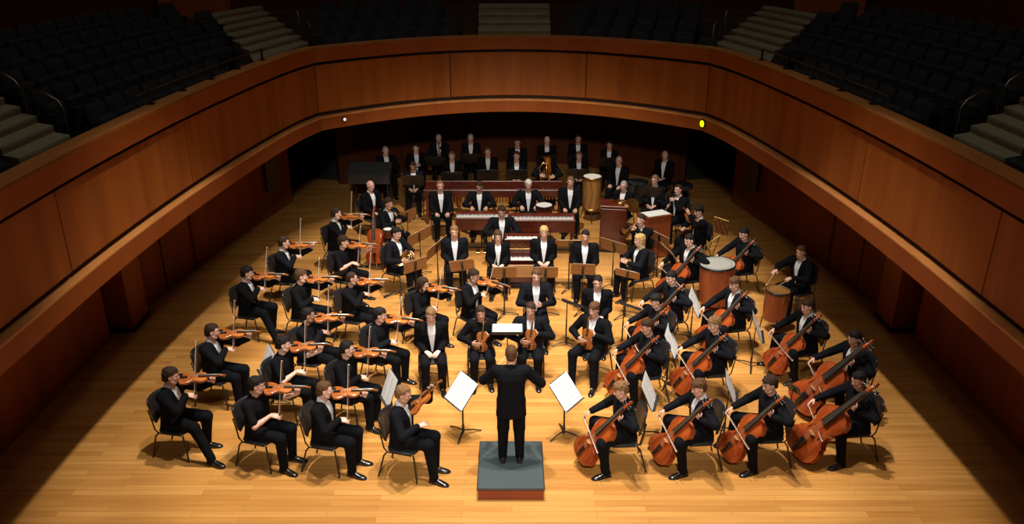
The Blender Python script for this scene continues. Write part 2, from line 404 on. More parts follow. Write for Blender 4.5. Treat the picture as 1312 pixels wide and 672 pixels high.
for k in range(4):
    seat_row(S_COR + .45, MID - 1.05, k, 'far left centre', 'high')
    seat_row(MID + 1.2, TOT - S_COR - .45, k, 'far right centre', 'low')
for k in range(2):
    seat_row(s_of_y(8.6), s_of_y(9.9) - .1, k, 'nearest left', 'high')
    seat_row(TOT - s_of_y(9.9) + .1, TOT - s_of_y(8.6), k, 'nearest right', 'low')
print('SEATS', nseat)
# thin safety rail on little posts along the side parapets
for sx, nm in ((1, 'left'), (-1, 'right')):
    root = empty('safety_rail', (0, 0, 0))
    S = [s_of_y(11.7) + i * .2 for i in range(int((s_of_y(16.4) - s_of_y(11.7)) / .2))]
    pts = []
    for s_ in S:
        x, y, nx, ny = at(s_, .235); pts.append((x * sx, y, 4.56))
    MB().tube(pts, .011, 6).build('rail_tube', 'metal_rail', root)
    for s_ in S[2::5]:
        x, y, nx, ny = at(s_, .235)
        MB().box((x * sx - .045, y - .045, 4.352), (x * sx + .045, y + .045, 4.375)).tube([(x * sx, y, 4.36), (x * sx, y, 4.57)], .022, 8).build('post', 'black_metal', root)
    tag(root, 'thin metal safety rail along the %s balcony parapet' % nm, 'rail')
    # stair handrails
    for (x, y, z, dx, dy, lab) in ((-6.4, 11.62, 3.98, -.62, .18, 'beside the near %s balcony stairs'), (-7.15, 11.95, 4.2, -.55, .16, 'further up the near %s balcony stairs'), (-4.85, 20.35, 3.98, -.25, .40, 'beside the far %s balcony stairs'), (-5.3, 21.1, 4.2, -.25, .40, 'further up the far %s balcony stairs')):
        h = empty('handrail', (x * sx, y, z))
        P = [(0, 0, 0), (0, 0, .42), (dx * .12 * sx, dy * .12, .53), (dx * .5 * sx, dy * .5, .64), (dx * sx, dy, .70), (dx * sx, dy, .2)]
        MB().tube(P, .013, 6).build('rail_tube', 'metal_rail', h)
        tag(h, 'curved metal handrail ' + lab % nm, 'handrail')
# two small lamps on the balcony's lower band
def band_lamp(px, py, col, e, lab, r_=.075):
    p = W(px, py, 2.77); i = min(range(len(PATH)), key=lambda k: abs(PATH[k][0] - p.x) + abs(PATH[k][1] - p.y) * .3)
    x, y = PATH[i]; nx, ny = NRM[i]
    M = Matrix.Translation((x - nx * .05, y - ny * .05, 2.77)) @ Vector((-nx, -ny, 0)).to_track_quat('Z', 'Y').to_matrix().to_4x4()
    o = empty('signal_lamp'); o.matrix_world = M
    MB().lathe([(r_ + .02, 0), (r_ + .02, .03), (r_, .035)], 16).build('housing', 'black_plastic', o)
    MB().lathe([(r_, .03), (r_ * .9, .05), (.01, .058)], 16).build('lens', mat('lens_' + lab[:4], col, .4, emit=col, estr=e), o)
    tag(o, lab, 'lamp')
band_lamp(900, 153, (.72, 1.0, .0), 1.6, 'glowing yellow round signal lamp on the right of the balcony edge')
band_lamp(432, 158, (1, .75, .7), .8, 'tiny pale lamp under the left of the balcony edge', .035)
# ------------------------------------------------------------------ bodies and clothes as blended distance fields
V = lambda *a: np.array(a, dtype=np.float32)
class Field:
    def __init__(s, lo, hi, h):
        s.h = h; s.lo = np.array(lo, np.float32); n_ = np.ceil((np.array(hi) - s.lo) / h).astype(int) + 1
        s.ax = [s.lo[i] + h * np.arange(n_[i], dtype=np.float32) for i in range(3)]
        s.F = np.full(n_, .2, np.float32)
    def sl(s, lo, hi):
        o = []
        for i in range(3):
            a = int(max(0, math.floor((lo[i] - s.lo[i]) / s.h))); b_ = int(min(len(s.ax[i]), math.ceil((hi[i] - s.lo[i]) / s.h) + 1)); o.append(slice(a, max(a, b_)))
        return tuple(o)
    def pts(s, sl): return s.ax[0][sl[0]][:, None, None], s.ax[1][sl[1]][None, :, None], s.ax[2][sl[2]][None, None, :]
    def put(s, sl, d, k, sub=False):
        F = s.F[sl]
        if sub:
            hh = np.clip(.5 - .5 * (F + d) / k, 0, 1); s.F[sl] = F * (1 - hh) - d * hh + k * hh * (1 - hh)
        else:
            hh = np.clip(.5 + .5 * (F - d) / k, 0, 1); s.F[sl] = F * (1 - hh) + d * hh - k * hh * (1 - hh)
    def cap(s, a, b_, ra, rb, k=.01, sub=False):
        a = np.asarray(a, np.float32); b_ = np.asarray(b_, np.float32); m_ = max(ra, rb) + k + .02
        sl = s.sl(np.minimum(a, b_) - m_, np.maximum(a, b_) + m_); X, Y, Z = s.pts(sl)
        ba = b_ - a; q = float(ba @ ba) + 1e-9
        h_ = np.clip(((X - a[0]) * ba[0] + (Y - a[1]) * ba[1] + (Z - a[2]) * ba[2]) / q, 0, 1)
        d = np.sqrt((X - a[0] - ba[0] * h_) ** 2 + (Y - a[1] - ba[1] * h_) ** 2 + (Z - a[2] - ba[2] * h_) ** 2) - (ra + (rb - ra) * h_)
        s.put(sl, d, k, sub)
    def ell(s, c, Rm, rad, k=.01, sub=False):
        c = np.asarray(c, np.float32); m_ = max(rad) + k + .02; sl = s.sl(c - m_, c + m_); X, Y, Z = s.pts(sl)
        X = X - c[0]; Y = Y - c[1]; Z = Z - c[2]
        q = [Rm[0, i] * X + Rm[1, i] * Y + Rm[2, i] * Z for i in range(3)]
        k0 = np.sqrt(sum((q[i] / rad[i]) ** 2 for i in range(3))) + 1e-6; k1 = np.sqrt(sum((q[i] / rad[i] ** 2) ** 2 for i in range(3))) + 1e-6
        s.put(sl, k0 * (k0 - 1) / k1, k, sub)
    def tor(s, o, Rm, prof, k=.02, n=2.5):
        """torso: stacked superellipse sections (z, halfwidth, halfdepth, yoff) in the frame o, Rm"""
        zs = [p[0] for p in prof]; L_ = max(abs(zs[0]), abs(zs[-1])); m_ = .33
        ends = [o + Rm[:, 2] * zs[0], o + Rm[:, 2] * zs[-1]]
        sl = s.sl(np.minimum(*ends) - m_, np.maximum(*ends) + m_); X, Y, Z = s.pts(sl)
        X = X - o[0]; Y = Y - o[1]; Z = Z - o[2]
        qx = Rm[0, 0] * X + Rm[1, 0] * Y + Rm[2, 0] * Z; qy = Rm[0, 1] * X + Rm[1, 1] * Y + Rm[2, 1] * Z; qz = Rm[0, 2] * X + Rm[1, 2] * Y + Rm[2, 2] * Z
        wx = np.interp(qz, zs, [p[1] for p in prof]).astype(np.float32); wy = np.interp(qz, zs, [p[2] for p in prof]).astype(np.float32)
        yo = np.interp(qz, zs, [p[3] for p in prof]).astype(np.float32)
        rr = (np.abs(qx / wx) ** n + np.abs((qy - yo) / wy) ** n) ** (1 / n)
        d2 = (rr - 1) * np.minimum(wx, wy); dz = np.maximum(qz - zs[-1], zs[0] - qz)
        s.put(sl, np.maximum(d2, dz), k)
        return sl, qx, qy, qz
def nets(fd):
    F = fd.F; S_ = F < 0; n = S_.astype(np.int8)
    c = n[:-1, :-1, :-1] + n[1:, :-1, :-1] + n[:-1, 1:, :-1] + n[:-1, :-1, 1:] + n[1:, 1:, :-1] + n[1:, :-1, 1:] + n[:-1, 1:, 1:] + n[1:, 1:, 1:]
    I, J, K = np.nonzero((c > 0) & (c < 8)); idx = np.full(c.shape, -1, np.int32); idx[I, J, K] = np.arange(len(I))
    acc = np.zeros((len(I), 3), np.float32); cnt = np.zeros(len(I), np.float32)
    cs = [(a, b_, d) for a in (0, 1) for b_ in (0, 1) for d in (0, 1)]
    val = {q: F[I + q[0], J + q[1], K + q[2]] for q in cs}
    for q in cs:
        for ax in range(3):
            if q[ax] == 0:
                r_ = list(q); r_[ax] = 1; r_ = tuple(r_); a = val[q]; b_ = val[r_]; mk = (a < 0) != (b_ < 0)
                t = np.where(mk, a / np.where(mk, a - b_, 1), 0)
                for e in range(3): acc[:, e] += np.where(mk, q[e] + (t if e == ax else 0), 0)
                cnt += mk
    P = fd.lo + (np.stack([I, J, K], 1) + acc / cnt[:, None]) * fd.h
    Q = []
    for ax in range(3):
        u, v_ = [(1, 2), (2, 0), (0, 1)][ax]
        A = np.take(S_, range(0, S_.shape[ax] - 1), ax); B = np.take(S_, range(1, S_.shape[ax]), ax)
        i3 = np.stack(np.nonzero(A != B), 1)
        ok = (i3[:, u] > 0) & (i3[:, v_] > 0) & (i3[:, u] < c.shape[u]) & (i3[:, v_] < c.shape[v_]); i3 = i3[ok]
        sg = A[tuple(i3.T)]
        def g(du, dv):
            j = i3.copy(); j[:, u] -= du; j[:, v_] -= dv; return idx[tuple(j.T)]
        q = np.stack([g(1, 1), g(0, 1), g(0, 0), g(1, 0)], 1); q[~sg] = q[~sg][:, ::-1]; Q.append(q)
    Q = np.concatenate(Q); Q = Q[(Q >= 0).all(1)]
    return P, Q
def np_mesh(name, P, Q, mats, mi=None):
    me = bpy.data.meshes.new(name); me.vertices.add(len(P)); me.vertices.foreach_set('co', P.astype(np.float32).ravel())
    me.loops.add(len(Q) * 4); me.loops.foreach_set('vertex_index', Q.astype(np.int32).ravel())
    me.polygons.add(len(Q)); me.polygons.foreach_set('loop_start', np.arange(0, len(Q) * 4, 4, dtype=np.int32))
    for m_ in mats: me.materials.append(MATS[m_])
    if mi is not None: me.polygons.foreach_set('material_index', mi.astype(np.int32))
    me.polygons.foreach_set('use_smooth', np.ones(len(Q), bool)); me.update(calc_edges=True); me.validate()
    return me
def rotm(pitch=0, yaw=0, roll=0):
    """pitch forward (+ = bow), yaw to the left (+), roll to the right (+); face looks along +Y"""
    return np.array(Matrix.Rotation(yaw, 3, 'Z') @ Matrix.Rotation(-pitch, 3, 'X') @ Matrix.Rotation(roll, 3, 'Y'), np.float32)
def nrm(v_): v_ = np.asarray(v_, float); return v_ / (np.linalg.norm(v_) + 1e-9)
def ik(sh, wr, l1, l2, hint):
    d = wr - sh; L_ = np.linalg.norm(d); L_ = min(L_, (l1 + l2) * .995); u = nrm(d); a = (l1 * l1 - l2 * l2 + L_ * L_) / (2 * L_); h_ = math.sqrt(max(0, l1 * l1 - a * a))
    hp = np.array(hint, float) - u * (np.dot(hint, u)); return sh + u * a + nrm(hp) * h_, sh + u * L_
def hand(F, w_, d, n, side, curl, spread=.03):
    d = nrm(d); n = nrm(np.array(n, float) - d * np.dot(n, d)); s_ = np.cross(d, n) * side
    for o in (-.027, -.009, .009, .027): F.cap(w_ + d * .012 + s_ * o * .7, w_ + d * .082 + s_ * o, .014, .0125, .012)
    for o, L_ in ((-.031, .060), (-.0105, .074), (.0105, .079), (.031, .071)):
        p = w_ + d * .085 + s_ * o; a = curl * .35; dd = d + s_ * o * spread * 25
        for seg, (f_, da, r_) in enumerate(((.45, .75, .0088), (.31, .65, .0078), (.24, .3, .0068))):
            v_ = nrm(dd) * math.cos(a) + n * math.sin(a); q = p + v_ * L_ * f_; F.cap(p, q, r_, r_ - .0008, .003); p = q; a += curl * da
    p = w_ + d * .028 + s_ * .026 + n * .004
    q = p + nrm(s_ * .75 + d * .65 + n * .35 * (1 + curl)) * .036; F.cap(p, q, .0125, .010, .008)
    F.cap(q, q + nrm(s_ * .25 + d * .85 + n * .5 * curl) * .030, .0098, .0078, .004)

def pose_base(standing=False):
    if standing: return dict(hip=V(0, 0, .93), lean=.03, twist=0, roll=0, head=(.05, 0, 0), knees=(V(-.105, .02, .50), V(.105, .02, .50)), feet=(V(-.115, -.02, .085), V(.115, -.02, .085)))
    return dict(hip=V(0, 0, .55), lean=.04, twist=0, roll=0, head=(.08, 0, 0), knees=(V(-.13, .43, .53), V(.13, .43, .53)), feet=(V(-.13, .40, .085), V(.14, .44, .085)))
def arms(p, L, R_, el=(-.6, -.2, -.8), er=(.6, -.2, -.8)): p['L'] = L; p['R'] = R_; p['el'] = el; p['er'] = er; return p
VC0, VD = V(-.05, .150, 1.125), nrm((-.42, .90, -.04))
def violin_frame(c0, vd, topn): return frame(c0, vd, topn)
def poses(name):
    p = pose_base(); items = []
    base, _, var = name.partition(':')
    if base == 'violin' or base == 'violin_low':
        dz = -.03 if base == 'violin_low' else 0
        p['lean'] = .06; p['head'] = (.16, .42, -.10)
        c0 = VC0 + V(0, 0, dz); vd = VD
        tn_ = nrm((.25, 0.05, 1)); vm = frame(c0, vd, tn_); items.append(('violin', vm))
        ng = c0 + vd * .46
        fr = V(.02, .38, .80 + dz) if 'b' in var else V(-.02, .37, .93 + dz); ct = c0 + vd * .215 + V(0, 0, .052)
        items.append(('bow', frame(fr, ct - fr, (-.4, .9, 0))))
        arms(p, (ng + V(.0, -.05, -.085), (.25, .3, 1), (.75, .35, .1), .9), (fr + V(.05, -.09, .035), (-.35, .85, -.25), (-.35, -.1, -.9), .8), (-.5, .1, -1), (1, -.2, -.55))
        if 'c' in var: p['knees'] = (V(-.13, .42, .54), V(.17, .41, .55)); p['feet'] = (V(-.17, .33, .085), V(.20, .62, .10))
    elif base in ('cello', 'bass'):
        sc = .95 if base == 'cello' else 1.15
        if base == 'cello': T, u = V(-.03, .58, .15), nrm((-.20, -.66, 1.0))
        else: T, u = V(-.02, .80, .10), nrm((-.24, -.80, 1.08))
        tn_ = nrm(V(-.42, 1, .3)); items.append(('cello' if base == 'cello' else 'double_bass', frame(T, u, tn_)))
        p['lean'] = .10; p['twist'] = .12; p['head'] = (.22, .12, .10)
        ng = T + u * (.88 if base == 'cello' else 1.02); n_ = nrm(tn_ - u * float(tn_ @ u))
        ct = T + u * .42 * sc + n_ * .16 * sc
        rh = V(.25, .54, .64) if base == 'cello' else V(.27, .60, .68)
        bd = nrm(ct - rh); items.append(('cello_bow', frame(rh, bd, u)))
        arms(p, (ng + n_ * .02 + V(-.07, .0, -.02), (.75, .30, .35), (.3, -.8, -.2), .9), (rh + V(.02, -.09, .06), (-.1, .8, -.5), (-.5, -.2, -.8), .8), (-1, .1, -.5), (1, .0, -.8))
        kx = .27 if base == 'cello' else .27
        p['knees'] = (V(-kx, .37, .53), V(kx, .38, .53)); p['feet'] = (V(-kx - .02, .30, .085), V(kx + .03, .42, .085))
    elif base == 'lap':
        arms(p, (V(-.10, .27, .665), (.55, .75, -.2), (0, -.2, -1), .5), (V(.11, .25, .66), (-.55, .75, -.15), (0, -.2, -1), .5), (-.45, -.8, -.6), (.45, -.8, -.6))
        if 'c' in var: arms(p, (V(-.13, .33, .645), (.15, .95, -.2), (0, -.2, -1), .3), (V(.13, .31, .645), (-.1, .95, -.2), (0, -.2, -1), .3), (-.5, -.8, -.4), (.5, -.8, -.4))
        if 'b' in var: p['head'] = (.34, .0, 0); p['lean'] = .1
        if 'l' in var: p['head'] = (.05, .5, 0)
        if 'r' in var: p['head'] = (.05, -.5, 0)
    elif base == 'clap':
        arms(p, (V(-.075, .34, .80), (.45, .8, .45), (.9, -.3, 0), .35), (V(.085, .33, .79), (-.45, .8, .5), (-.9, -.3, 0), .35), (-1, -.3, -.5), (1, -.3, -.5))
    elif base == 'hold':                       # violin held upright on the lap
        items.append(('violin', frame(V(.02, .235, .60), nrm((-.10, .06, 1)), (0, 1, .0))))
        arms(p, (V(-.12, .22, .86), (.75, .55, .35), (.3, -.8, 0), .8), (V(.16, .25, .74), (-.75, .6, .1), (-.3, -.8, 0), .6), (-1, -.2, -.6), (1, -.2, -.6)); p['head'] = (.12, 0, 0)
        if 'l' in var: p['head'] = (.08, .45, 0)
        if 'c' in var: p['knees'] = (V(-.19, .40, .53), V(.17, .42, .53)); p['feet'] = (V(-.24, .46, .085), V(.13, .50, .085))
    elif base == 'viola':                      # played nearly upright in front of the chest, like the first desk player
        c0 = V(.0, .17, .96); items.append(('violin', frame(c0, nrm((-.25, .55, .62)), (.3, -.25, .9))))
        ng = c0 + nrm((-.25, .55, .62)) * .46
        arms(p, (ng + V(-.02, -.09, -.06), (.1, .5, .9), (.8, .3, .1), .9), (V(.12, .30, .84), (-.6, .7, .1), (-.2, -.3, -.9), .7), (-.6, -.1, -1), (1, -.2, -.6)); p['head'] = (.25, .1, 0)
        p['knees'] = (V(-.10, .43, .56), V(.11, .42, .56)); p['feet'] = (V(-.10, .42, .085), V(.14, .50, .085))
    elif base == 'wind':
        m_ = V(0, .135, 1.165); d = nrm((.02, .62, -.80)); items.append(('clarinet', frame(m_, d, (0, .8, .6))))
        arms(p, (m_ + d * .22 + V(-.045, -.08, .0), (.35, .8, .35), (.8, .0, -.2), .9), (m_ + d * .40 + V(.05, -.09, .01), (-.35, .8, .3), (-.8, 0, -.2), .9), (-1, -.1, -.6), (1, -.1, -.6)); p['head'] = (.05, 0, 0)
    elif base == 'brass':
        m_ = V(0, .14, 1.175); d = nrm((.05, 1, -.08)); items.append(('trumpet', frame(m_, d, (0, 0, 1))))
        arms(p, (m_ + d * .24 + V(-.05, -.09, -.06), (.35, .85, .3), (.9, 0, .1), .9), (m_ + d * .20 + V(.05, -.09, -.04), (-.3, .85, .25), (-.9, 0, 0), .9), (-1, -.1, -.8), (1, -.1, -.8)); p['head'] = (.0, 0, 0)
    elif base == 'horn':
        items.append(('french_horn', frame(V(.10, .38, .80), (.1, .5, .9), (-1, .6, 0))))
        arms(p, (V(-.04, .34, .86), (.3, .85, .2), (.8, 0, -.5), .7), (V(.20, .30, .74), (-.2, .9, .2), (-.8, 0, .3), .6), (-1, -.2, -.7), (1, -.2, -.7)); p['head'] = (.15, 0, 0)
    elif base == 'tuba':
        items.append(('tuba', frame(V(.02, .27, .60), (.15, .05, 1), (0, 1, 0))))
        arms(p, (V(-.19, .34, .80), (.7, .6, .1), (.4, -.6, 0), .7), (V(.19, .36, .84), (-.7, .6, .1), (-.4, -.6, 0), .7), (-1, -.1, -.6), (1, -.1, -.6))
    elif base == 'keys':
        p['lean'] = .08; p['head'] = (.35, 0, 0)
        arms(p, (V(-.17, .36, .80), (.1, .95, -.25), (0, -.2, -1), .45), (V(.17, .36, .80), (-.1, .95, -.25), (0, -.2, -1), .45), (-1, -.2, -.6), (1, -.2, -.6))
    elif base == 'drum':
        p['lean'] = .12; p['head'] = (.12, .25, 0)
        arms(p, (V(-.10, .40, .80), (.1, .95, -.1), (.2, -.2, -1), 1.1), (V(.17, .50, .88), (-.1, .95, -.2), (-.2, -.2, -1), 1.1), (-1, -.2, -.6), (1, -.2, -.5))
        items.append(('drumstick', frame(V(.14, .575, .855), (-.2, .8, -.5), (0, 0, 1)))); items.append(('drumstick', frame(V(-.09, .475, .765), (.1, .95, -.25), (0, 0, 1))))
    elif base == 'conduct':
        p = pose_base(True)
        arms(p, (V(-.22, .33, 1.17), (.25, .75, .25), (.2, .1, -1), .5), (V(.29, .27, 1.08), (.05, .8, -.1), (-.2, .1, -1), .6), (-1, -.3, -.7), (1, -.3, -.7)); p['head'] = (.10, 0, 0)
        items.append(('baton', frame(V(-.20, .42, 1.18), (.5, .8, .25), (0, 0, 1))))
    return p, items
BODY = {}
def person_meshes(pose, outfit, female=False):
    key = (pose, outfit, female)
    if key in BODY: return BODY[key]
    p, items = poses(pose); hip = p['hip'].astype(float)
    Rt = rotm(p['lean'], p['twist'], p['roll']); tf = lambda x, y, z: hip + Rt @ V(x, y, z)
    sw = .168 if female else .192
    shL, shR = tf(-sw, 0, .44), tf(sw, 0, .44); nb = tf(0, -.005, .50); nt = tf(0, .025, .60)
    hp, hy, hr = p['head']; Rh = rotm(p['lean'] * .3 + hp, p['twist'] + hy, hr); hc = tf(0, .038, .668)
    H = lambda x, y, z: hc + Rh @ V(x, y, z)
    wl, wr = np.asarray(p['L'][0], float), np.asarray(p['R'][0], float)
    eL, wl = ik(shL, wl, .285, .255, p['el']); eR, wr = ik(shR, wr, .285, .255, p['er'])
    hips = (hip + V(-.095, 0, 0), hip + V(.095, 0, 0)); kn = p['knees']; ft = p['feet']
    P_ = [hip, nb, hc, eL, wl, eR, wr, kn[0], kn[1], ft[0], ft[1], shL, shR, wl + nrm(p['L'][1]) * .12, wr + nrm(p['R'][1]) * .12]
    lo = np.min(P_, 0) - .14; hi = np.max(P_, 0) + .14; hi[2] = max(hi[2], hc[2] + .15)
    # --- body
    F = Field(lo, hi, .0058)
    F.tor(hip, Rt, [(-.05, .13, .09, 0), (.05, .135, .095, 0), (.22, .125, .085, 0), (.36, .145, .09, 0), (.45, .13, .07, -.005), (.50, .06, .05, -.005)], .02)
    F.cap(shL, shR, .052, .052, .03); F.cap(nb, nt, .060, .056, .03)
    I3 = Rh
    F.ell(H(0, -.012, .028), I3, (.074, .094, .086), .01)
    F.ell(H(0, .022, -.030), I3, (.060, .068, .088), .025)
    F.cap(H(-.016, .058, -.092), H(.016, .058, -.092), .018, .018, .025)           # chin
    F.cap(H(-.055, .02, -.07), H(-.03, .055, -.093), .012, .012, .02); F.cap(H(.055, .02, -.07), H(.03, .055, -.093), .012, .012, .02)
    F.ell(H(-.036, .066, -.022), I3, (.018, .012, .018), .015); F.ell(H(.036, .066, -.022), I3, (.018, .012, .018), .015)   # cheeks
    for q in (-1, 1): F.ell(H(.031 * q, .098, .006), I3, (.016, .014, .010), .010, True)
    F.cap(H(-.040, .077, .026), H(.040, .077, .026), .010, .010, .010)
    for q in (-1, 1): F.ell(H(.031 * q, .074, .006), I3, (.0125, .0125, .0115), .003)
    F.cap(H(0, .086, .012), H(0, .102, -.024), .007, .0095, .008); F.cap(H(-.009, .094, -.027), H(.009, .094, -.027), .007, .007, .006)
    F.cap(H(-.017, .085, -.056), H(.017, .085, -.056), .0065, .0065, .006); F.cap(H(-.014, .083, -.066), H(.014, .083, -.066), .0065, .0065, .005)
    for q in (-1, 1): F.ell(H(.076 * q, -.004, -.008), I3, (.009, .019, .031), .006); F.ell(H(.085 * q, .002, -.006), I3, (.006, .009, .016), .004, True)
    for sh, e, w_, sp, hs in ((shL, eL, wl, p['L'], -1), (shR, eR, wr, p['R'], 1)):
        F.cap(sh, e, .046, .037, .02); F.cap(e, e + (w_ - e) * .35, .038, .037, .015); F.cap(e + (w_ - e) * .35, w_, .037, .024, .012)
        hand(F, w_, sp[1], sp[2], hs, sp[3])
    for a, k_, f_ in zip(hips, kn, ft):
        F.cap(a, k_, .075, .050, .02); F.cap(k_, f_, .048, .034, .015); F.cap(f_, f_ + V(0, .07, -.05), .030, .022, .015)
    P, Q = nets(F); C_ = P[Q].mean(1)
    mi = np.zeros(len(Q), int); L_ = (C_ - hc) @ Rh
    near = lambda x, y, z, r_: ((L_ - V(x, y, z)) ** 2).sum(1) < r_ * r_
    for q in (-1, 1):
        mi[near(.031 * q, .085, .006, .0125) & (np.abs(L_[:, 2] - .006) < .008)] = 2
        mi[near(.031 * q, .088, .006, .0078)] = 1
        mi[(np.abs(L_[:, 0] - .033 * q) < .019) & (L_[:, 1] > .075) & (np.abs(L_[:, 2] - .030) < .0055)] = 4
    mi[(np.abs(L_[:, 0]) < .021) & (L_[:, 1] > .080) & (np.abs(L_[:, 2] + .061) < .0095)] = 3
    out = dict(body=np_mesh('body', P, Q, ['skin_0', 'eye_dark', 'eye_white', 'lip', 'hair_dark'], mi))
    # --- trousers
    F = Field(np.minimum(np.min([*hips, *kn, *ft], 0) - .15, hip - .2), np.max([*hips, *kn, *ft], 0) + .17, .010)
    F.tor(hip, Rt, [(-.07, .172, .128, 0), (.03, .176, .132, 0), (.12, .165, .125, 0)], .02)
    for a, k_, f_ in zip(hips, kn, ft):
        F.cap(a, k_, .098, .080, .02); F.cap(k_, k_ + (f_ - k_) * .5, .078, .066, .02); F.cap(k_ + (f_ - k_) * .5, f_ + V(0, .0, -.012), .066, .058, .01)
    out['trousers'] = np_mesh('trousers', *nets(F), ['trousers'])
    # --- top
    g = .92 if female else 1
    if outfit == 'tux':
        F = Field(tf(0, 0, .2) - .34, tf(0, 0, .3) + .36, .009)
        F.tor(hip, Rt, [(-.02, .165, .128, 0), (.10, .160 * g, .130, .004), (.24, .158 * g, .127, .006), (.36, .172 * g, .122, .004), (.44, .15 * g, .092, 0), (.475, .10, .068, 0)], .02)
        F.cap(nb + Rt @ V(0, -.006, -.02), nb + Rt @ V(0, -.002, .016), .070, .068, .02); F.cap(nb + Rt @ V(0, .05, -.005), nb + Rt @ V(0, .06, .10), .022, .05, .006, True)
        out['shirt'] = np_mesh('shirt', *nets(F), ['shirt'])
    d = .011
    F = Field(np.min([tf(0, 0, -.08), wl, wr, eL, eR], 0) - .22, np.max([nb, wl, wr, eL, eR, tf(0, 0, .5)], 0) + .22, .0095)
    zb = .03
    stand = hip[2] > .8
    low = -.20 if stand else -.09
    sl, qx, qy, qz = F.tor(hip, Rt, [(low, .200 if stand else .196, .150, -.005), (-.02, .188, .146, 0), (.10, .178 * g, .144, .004), (.24, .180 * g, .140, .006), (.36, .200 * g, .136, .004), (.44, .185 * g, .108, -.002), (.485, .12, .078, -.008)], .02)
    F.cap(shL, shR, .070, .070, .04)
    if outfit == 'tux':                         # open front with a V and raised lapels
        wv = np.abs(qx) - np.clip((qz - zb) * .135 + .008, -.03, .060); fr = (qy > .0)
        if sum(F.F[sl].shape):
            A = F.F[sl]; A -= np.where(fr & (qz > zb - .02), .008 * np.exp(-((wv - .018) / .018) ** 2), 0)
            cutd = np.maximum(np.maximum(wv, .015 - qy), zb - .01 - qz); F.F[sl] = np.maximum(A, -cutd)
            cut2 = np.maximum(np.maximum(np.abs(qx) - (.006 + np.clip(zb - .12 - qz, 0, .3) * .35), .015 - qy), qz - zb + .06)
            F.F[sl] = np.maximum(F.F[sl], -cut2)
        ns = nb + Rt @ V(0, .012, .0); F.cap(ns, ns + Rt @ V(0, .03, .12), .060, .075, .008, True)
    else:
        F.cap(nb, nb + Rt @ V(0, .004, .022), .066, .062, .02); F.cap(nb + Rt @ V(0, .012, .025), nb + Rt @ V(0, .02, .12), .054, .07, .006, True)
    for sh, e, w_, sp in ((shL, eL, wl, p['L']), (shR, eR, wr, p['R'])):
        if outfit == 'tee':
            F.cap(sh, sh + (e - sh) * .82, .066, .058, .03)
        else:
            F.cap(sh, e, .074, .062, .03); F.cap(e, e + (w_ - e) * .90, .062, .047, .018)
            if outfit == 'tux': pass
    nm = {'tux': 'jacket', 'black': 'black_shirt', 'tee': 'short_sleeve_shirt'}[outfit]
    if stand: nm = 'jacket'
    out['top'] = np_mesh(nm, *nets(F), ['tee' if outfit == 'tee' else 'suit']); out['topname'] = nm
    if outfit == 'tux':                         # shirt cuffs
        mb = MB()
        for e, w_ in ((eL, wl), (eR, wr)): mb.tube([e + (w_ - e) * .86, e + (w_ - e) * .96], [.0405, .036], 12)
        out['cuffs'] = mb.mesh('shirt_cuffs', 'shirt')
    # shoes
    def foot(f_, k_):
        d_ = Vector((f_[0] * .35, 1, 0)); lift = f_[2] - .085
        return Matrix.Translation(Vector((f_[0], f_[1], lift))) @ Matrix.Rotation(math.atan2(-f_[0] * .9, 1), 4, 'Z')
    out['feet'] = [foot(f_, k_) for f_, k_ in zip(ft, kn)]
    out['head'] = Matrix([[*map(float, Rh[i]), float(hc[i])] for i in range(3)] + [[0, 0, 0, 1]])
    out['items'] = items; out['hc'] = hc
    BODY[key] = out; return out
SM = {}
def shoe_mesh():
    if 'shoe' not in SM:
        mb = MB(); rings = []
        for y, hw, z1 in ((-.075, .020, .05), (-.068, .034, .085), (-.03, .038, .10), (.03, .040, .088), (.08, .046, .062), (.13, .048, .048), (.17, .042, .038), (.20, .026, .030), (.212, .010, .020)):
            rings.append([(hw * math.cos(a) * (1 if math.sin(a) > 0 else 1.02), y, .012 + max(0, (z1 - .012)) * max(0, math.sin(a)) ** .7 if math.sin(a) > 0 else .012) for a in [2 * PI * k / 16 for k in range(16)]])
        mb.rings(rings, mi=0)
        sol = []
        for y, hw in ((-.078, .022), (-.068, .037), (-.02, .038), (.03, .040), (.10, .050), (.16, .046), (.20, .030), (.215, .010)): sol.append((y, hw))
        rr = [(hw, y) for y, hw in sol] + [(-hw, y) for y, hw in sol[::-1]]
        mb.rings([[(x, y, 0) for x, y in rr], [(x, y, .016) for x, y in rr]], mi=1, smooth=False)
        SM['shoe'] = mb.mesh('shoe', ['shoe', 'sole'])
    return SM['shoe']
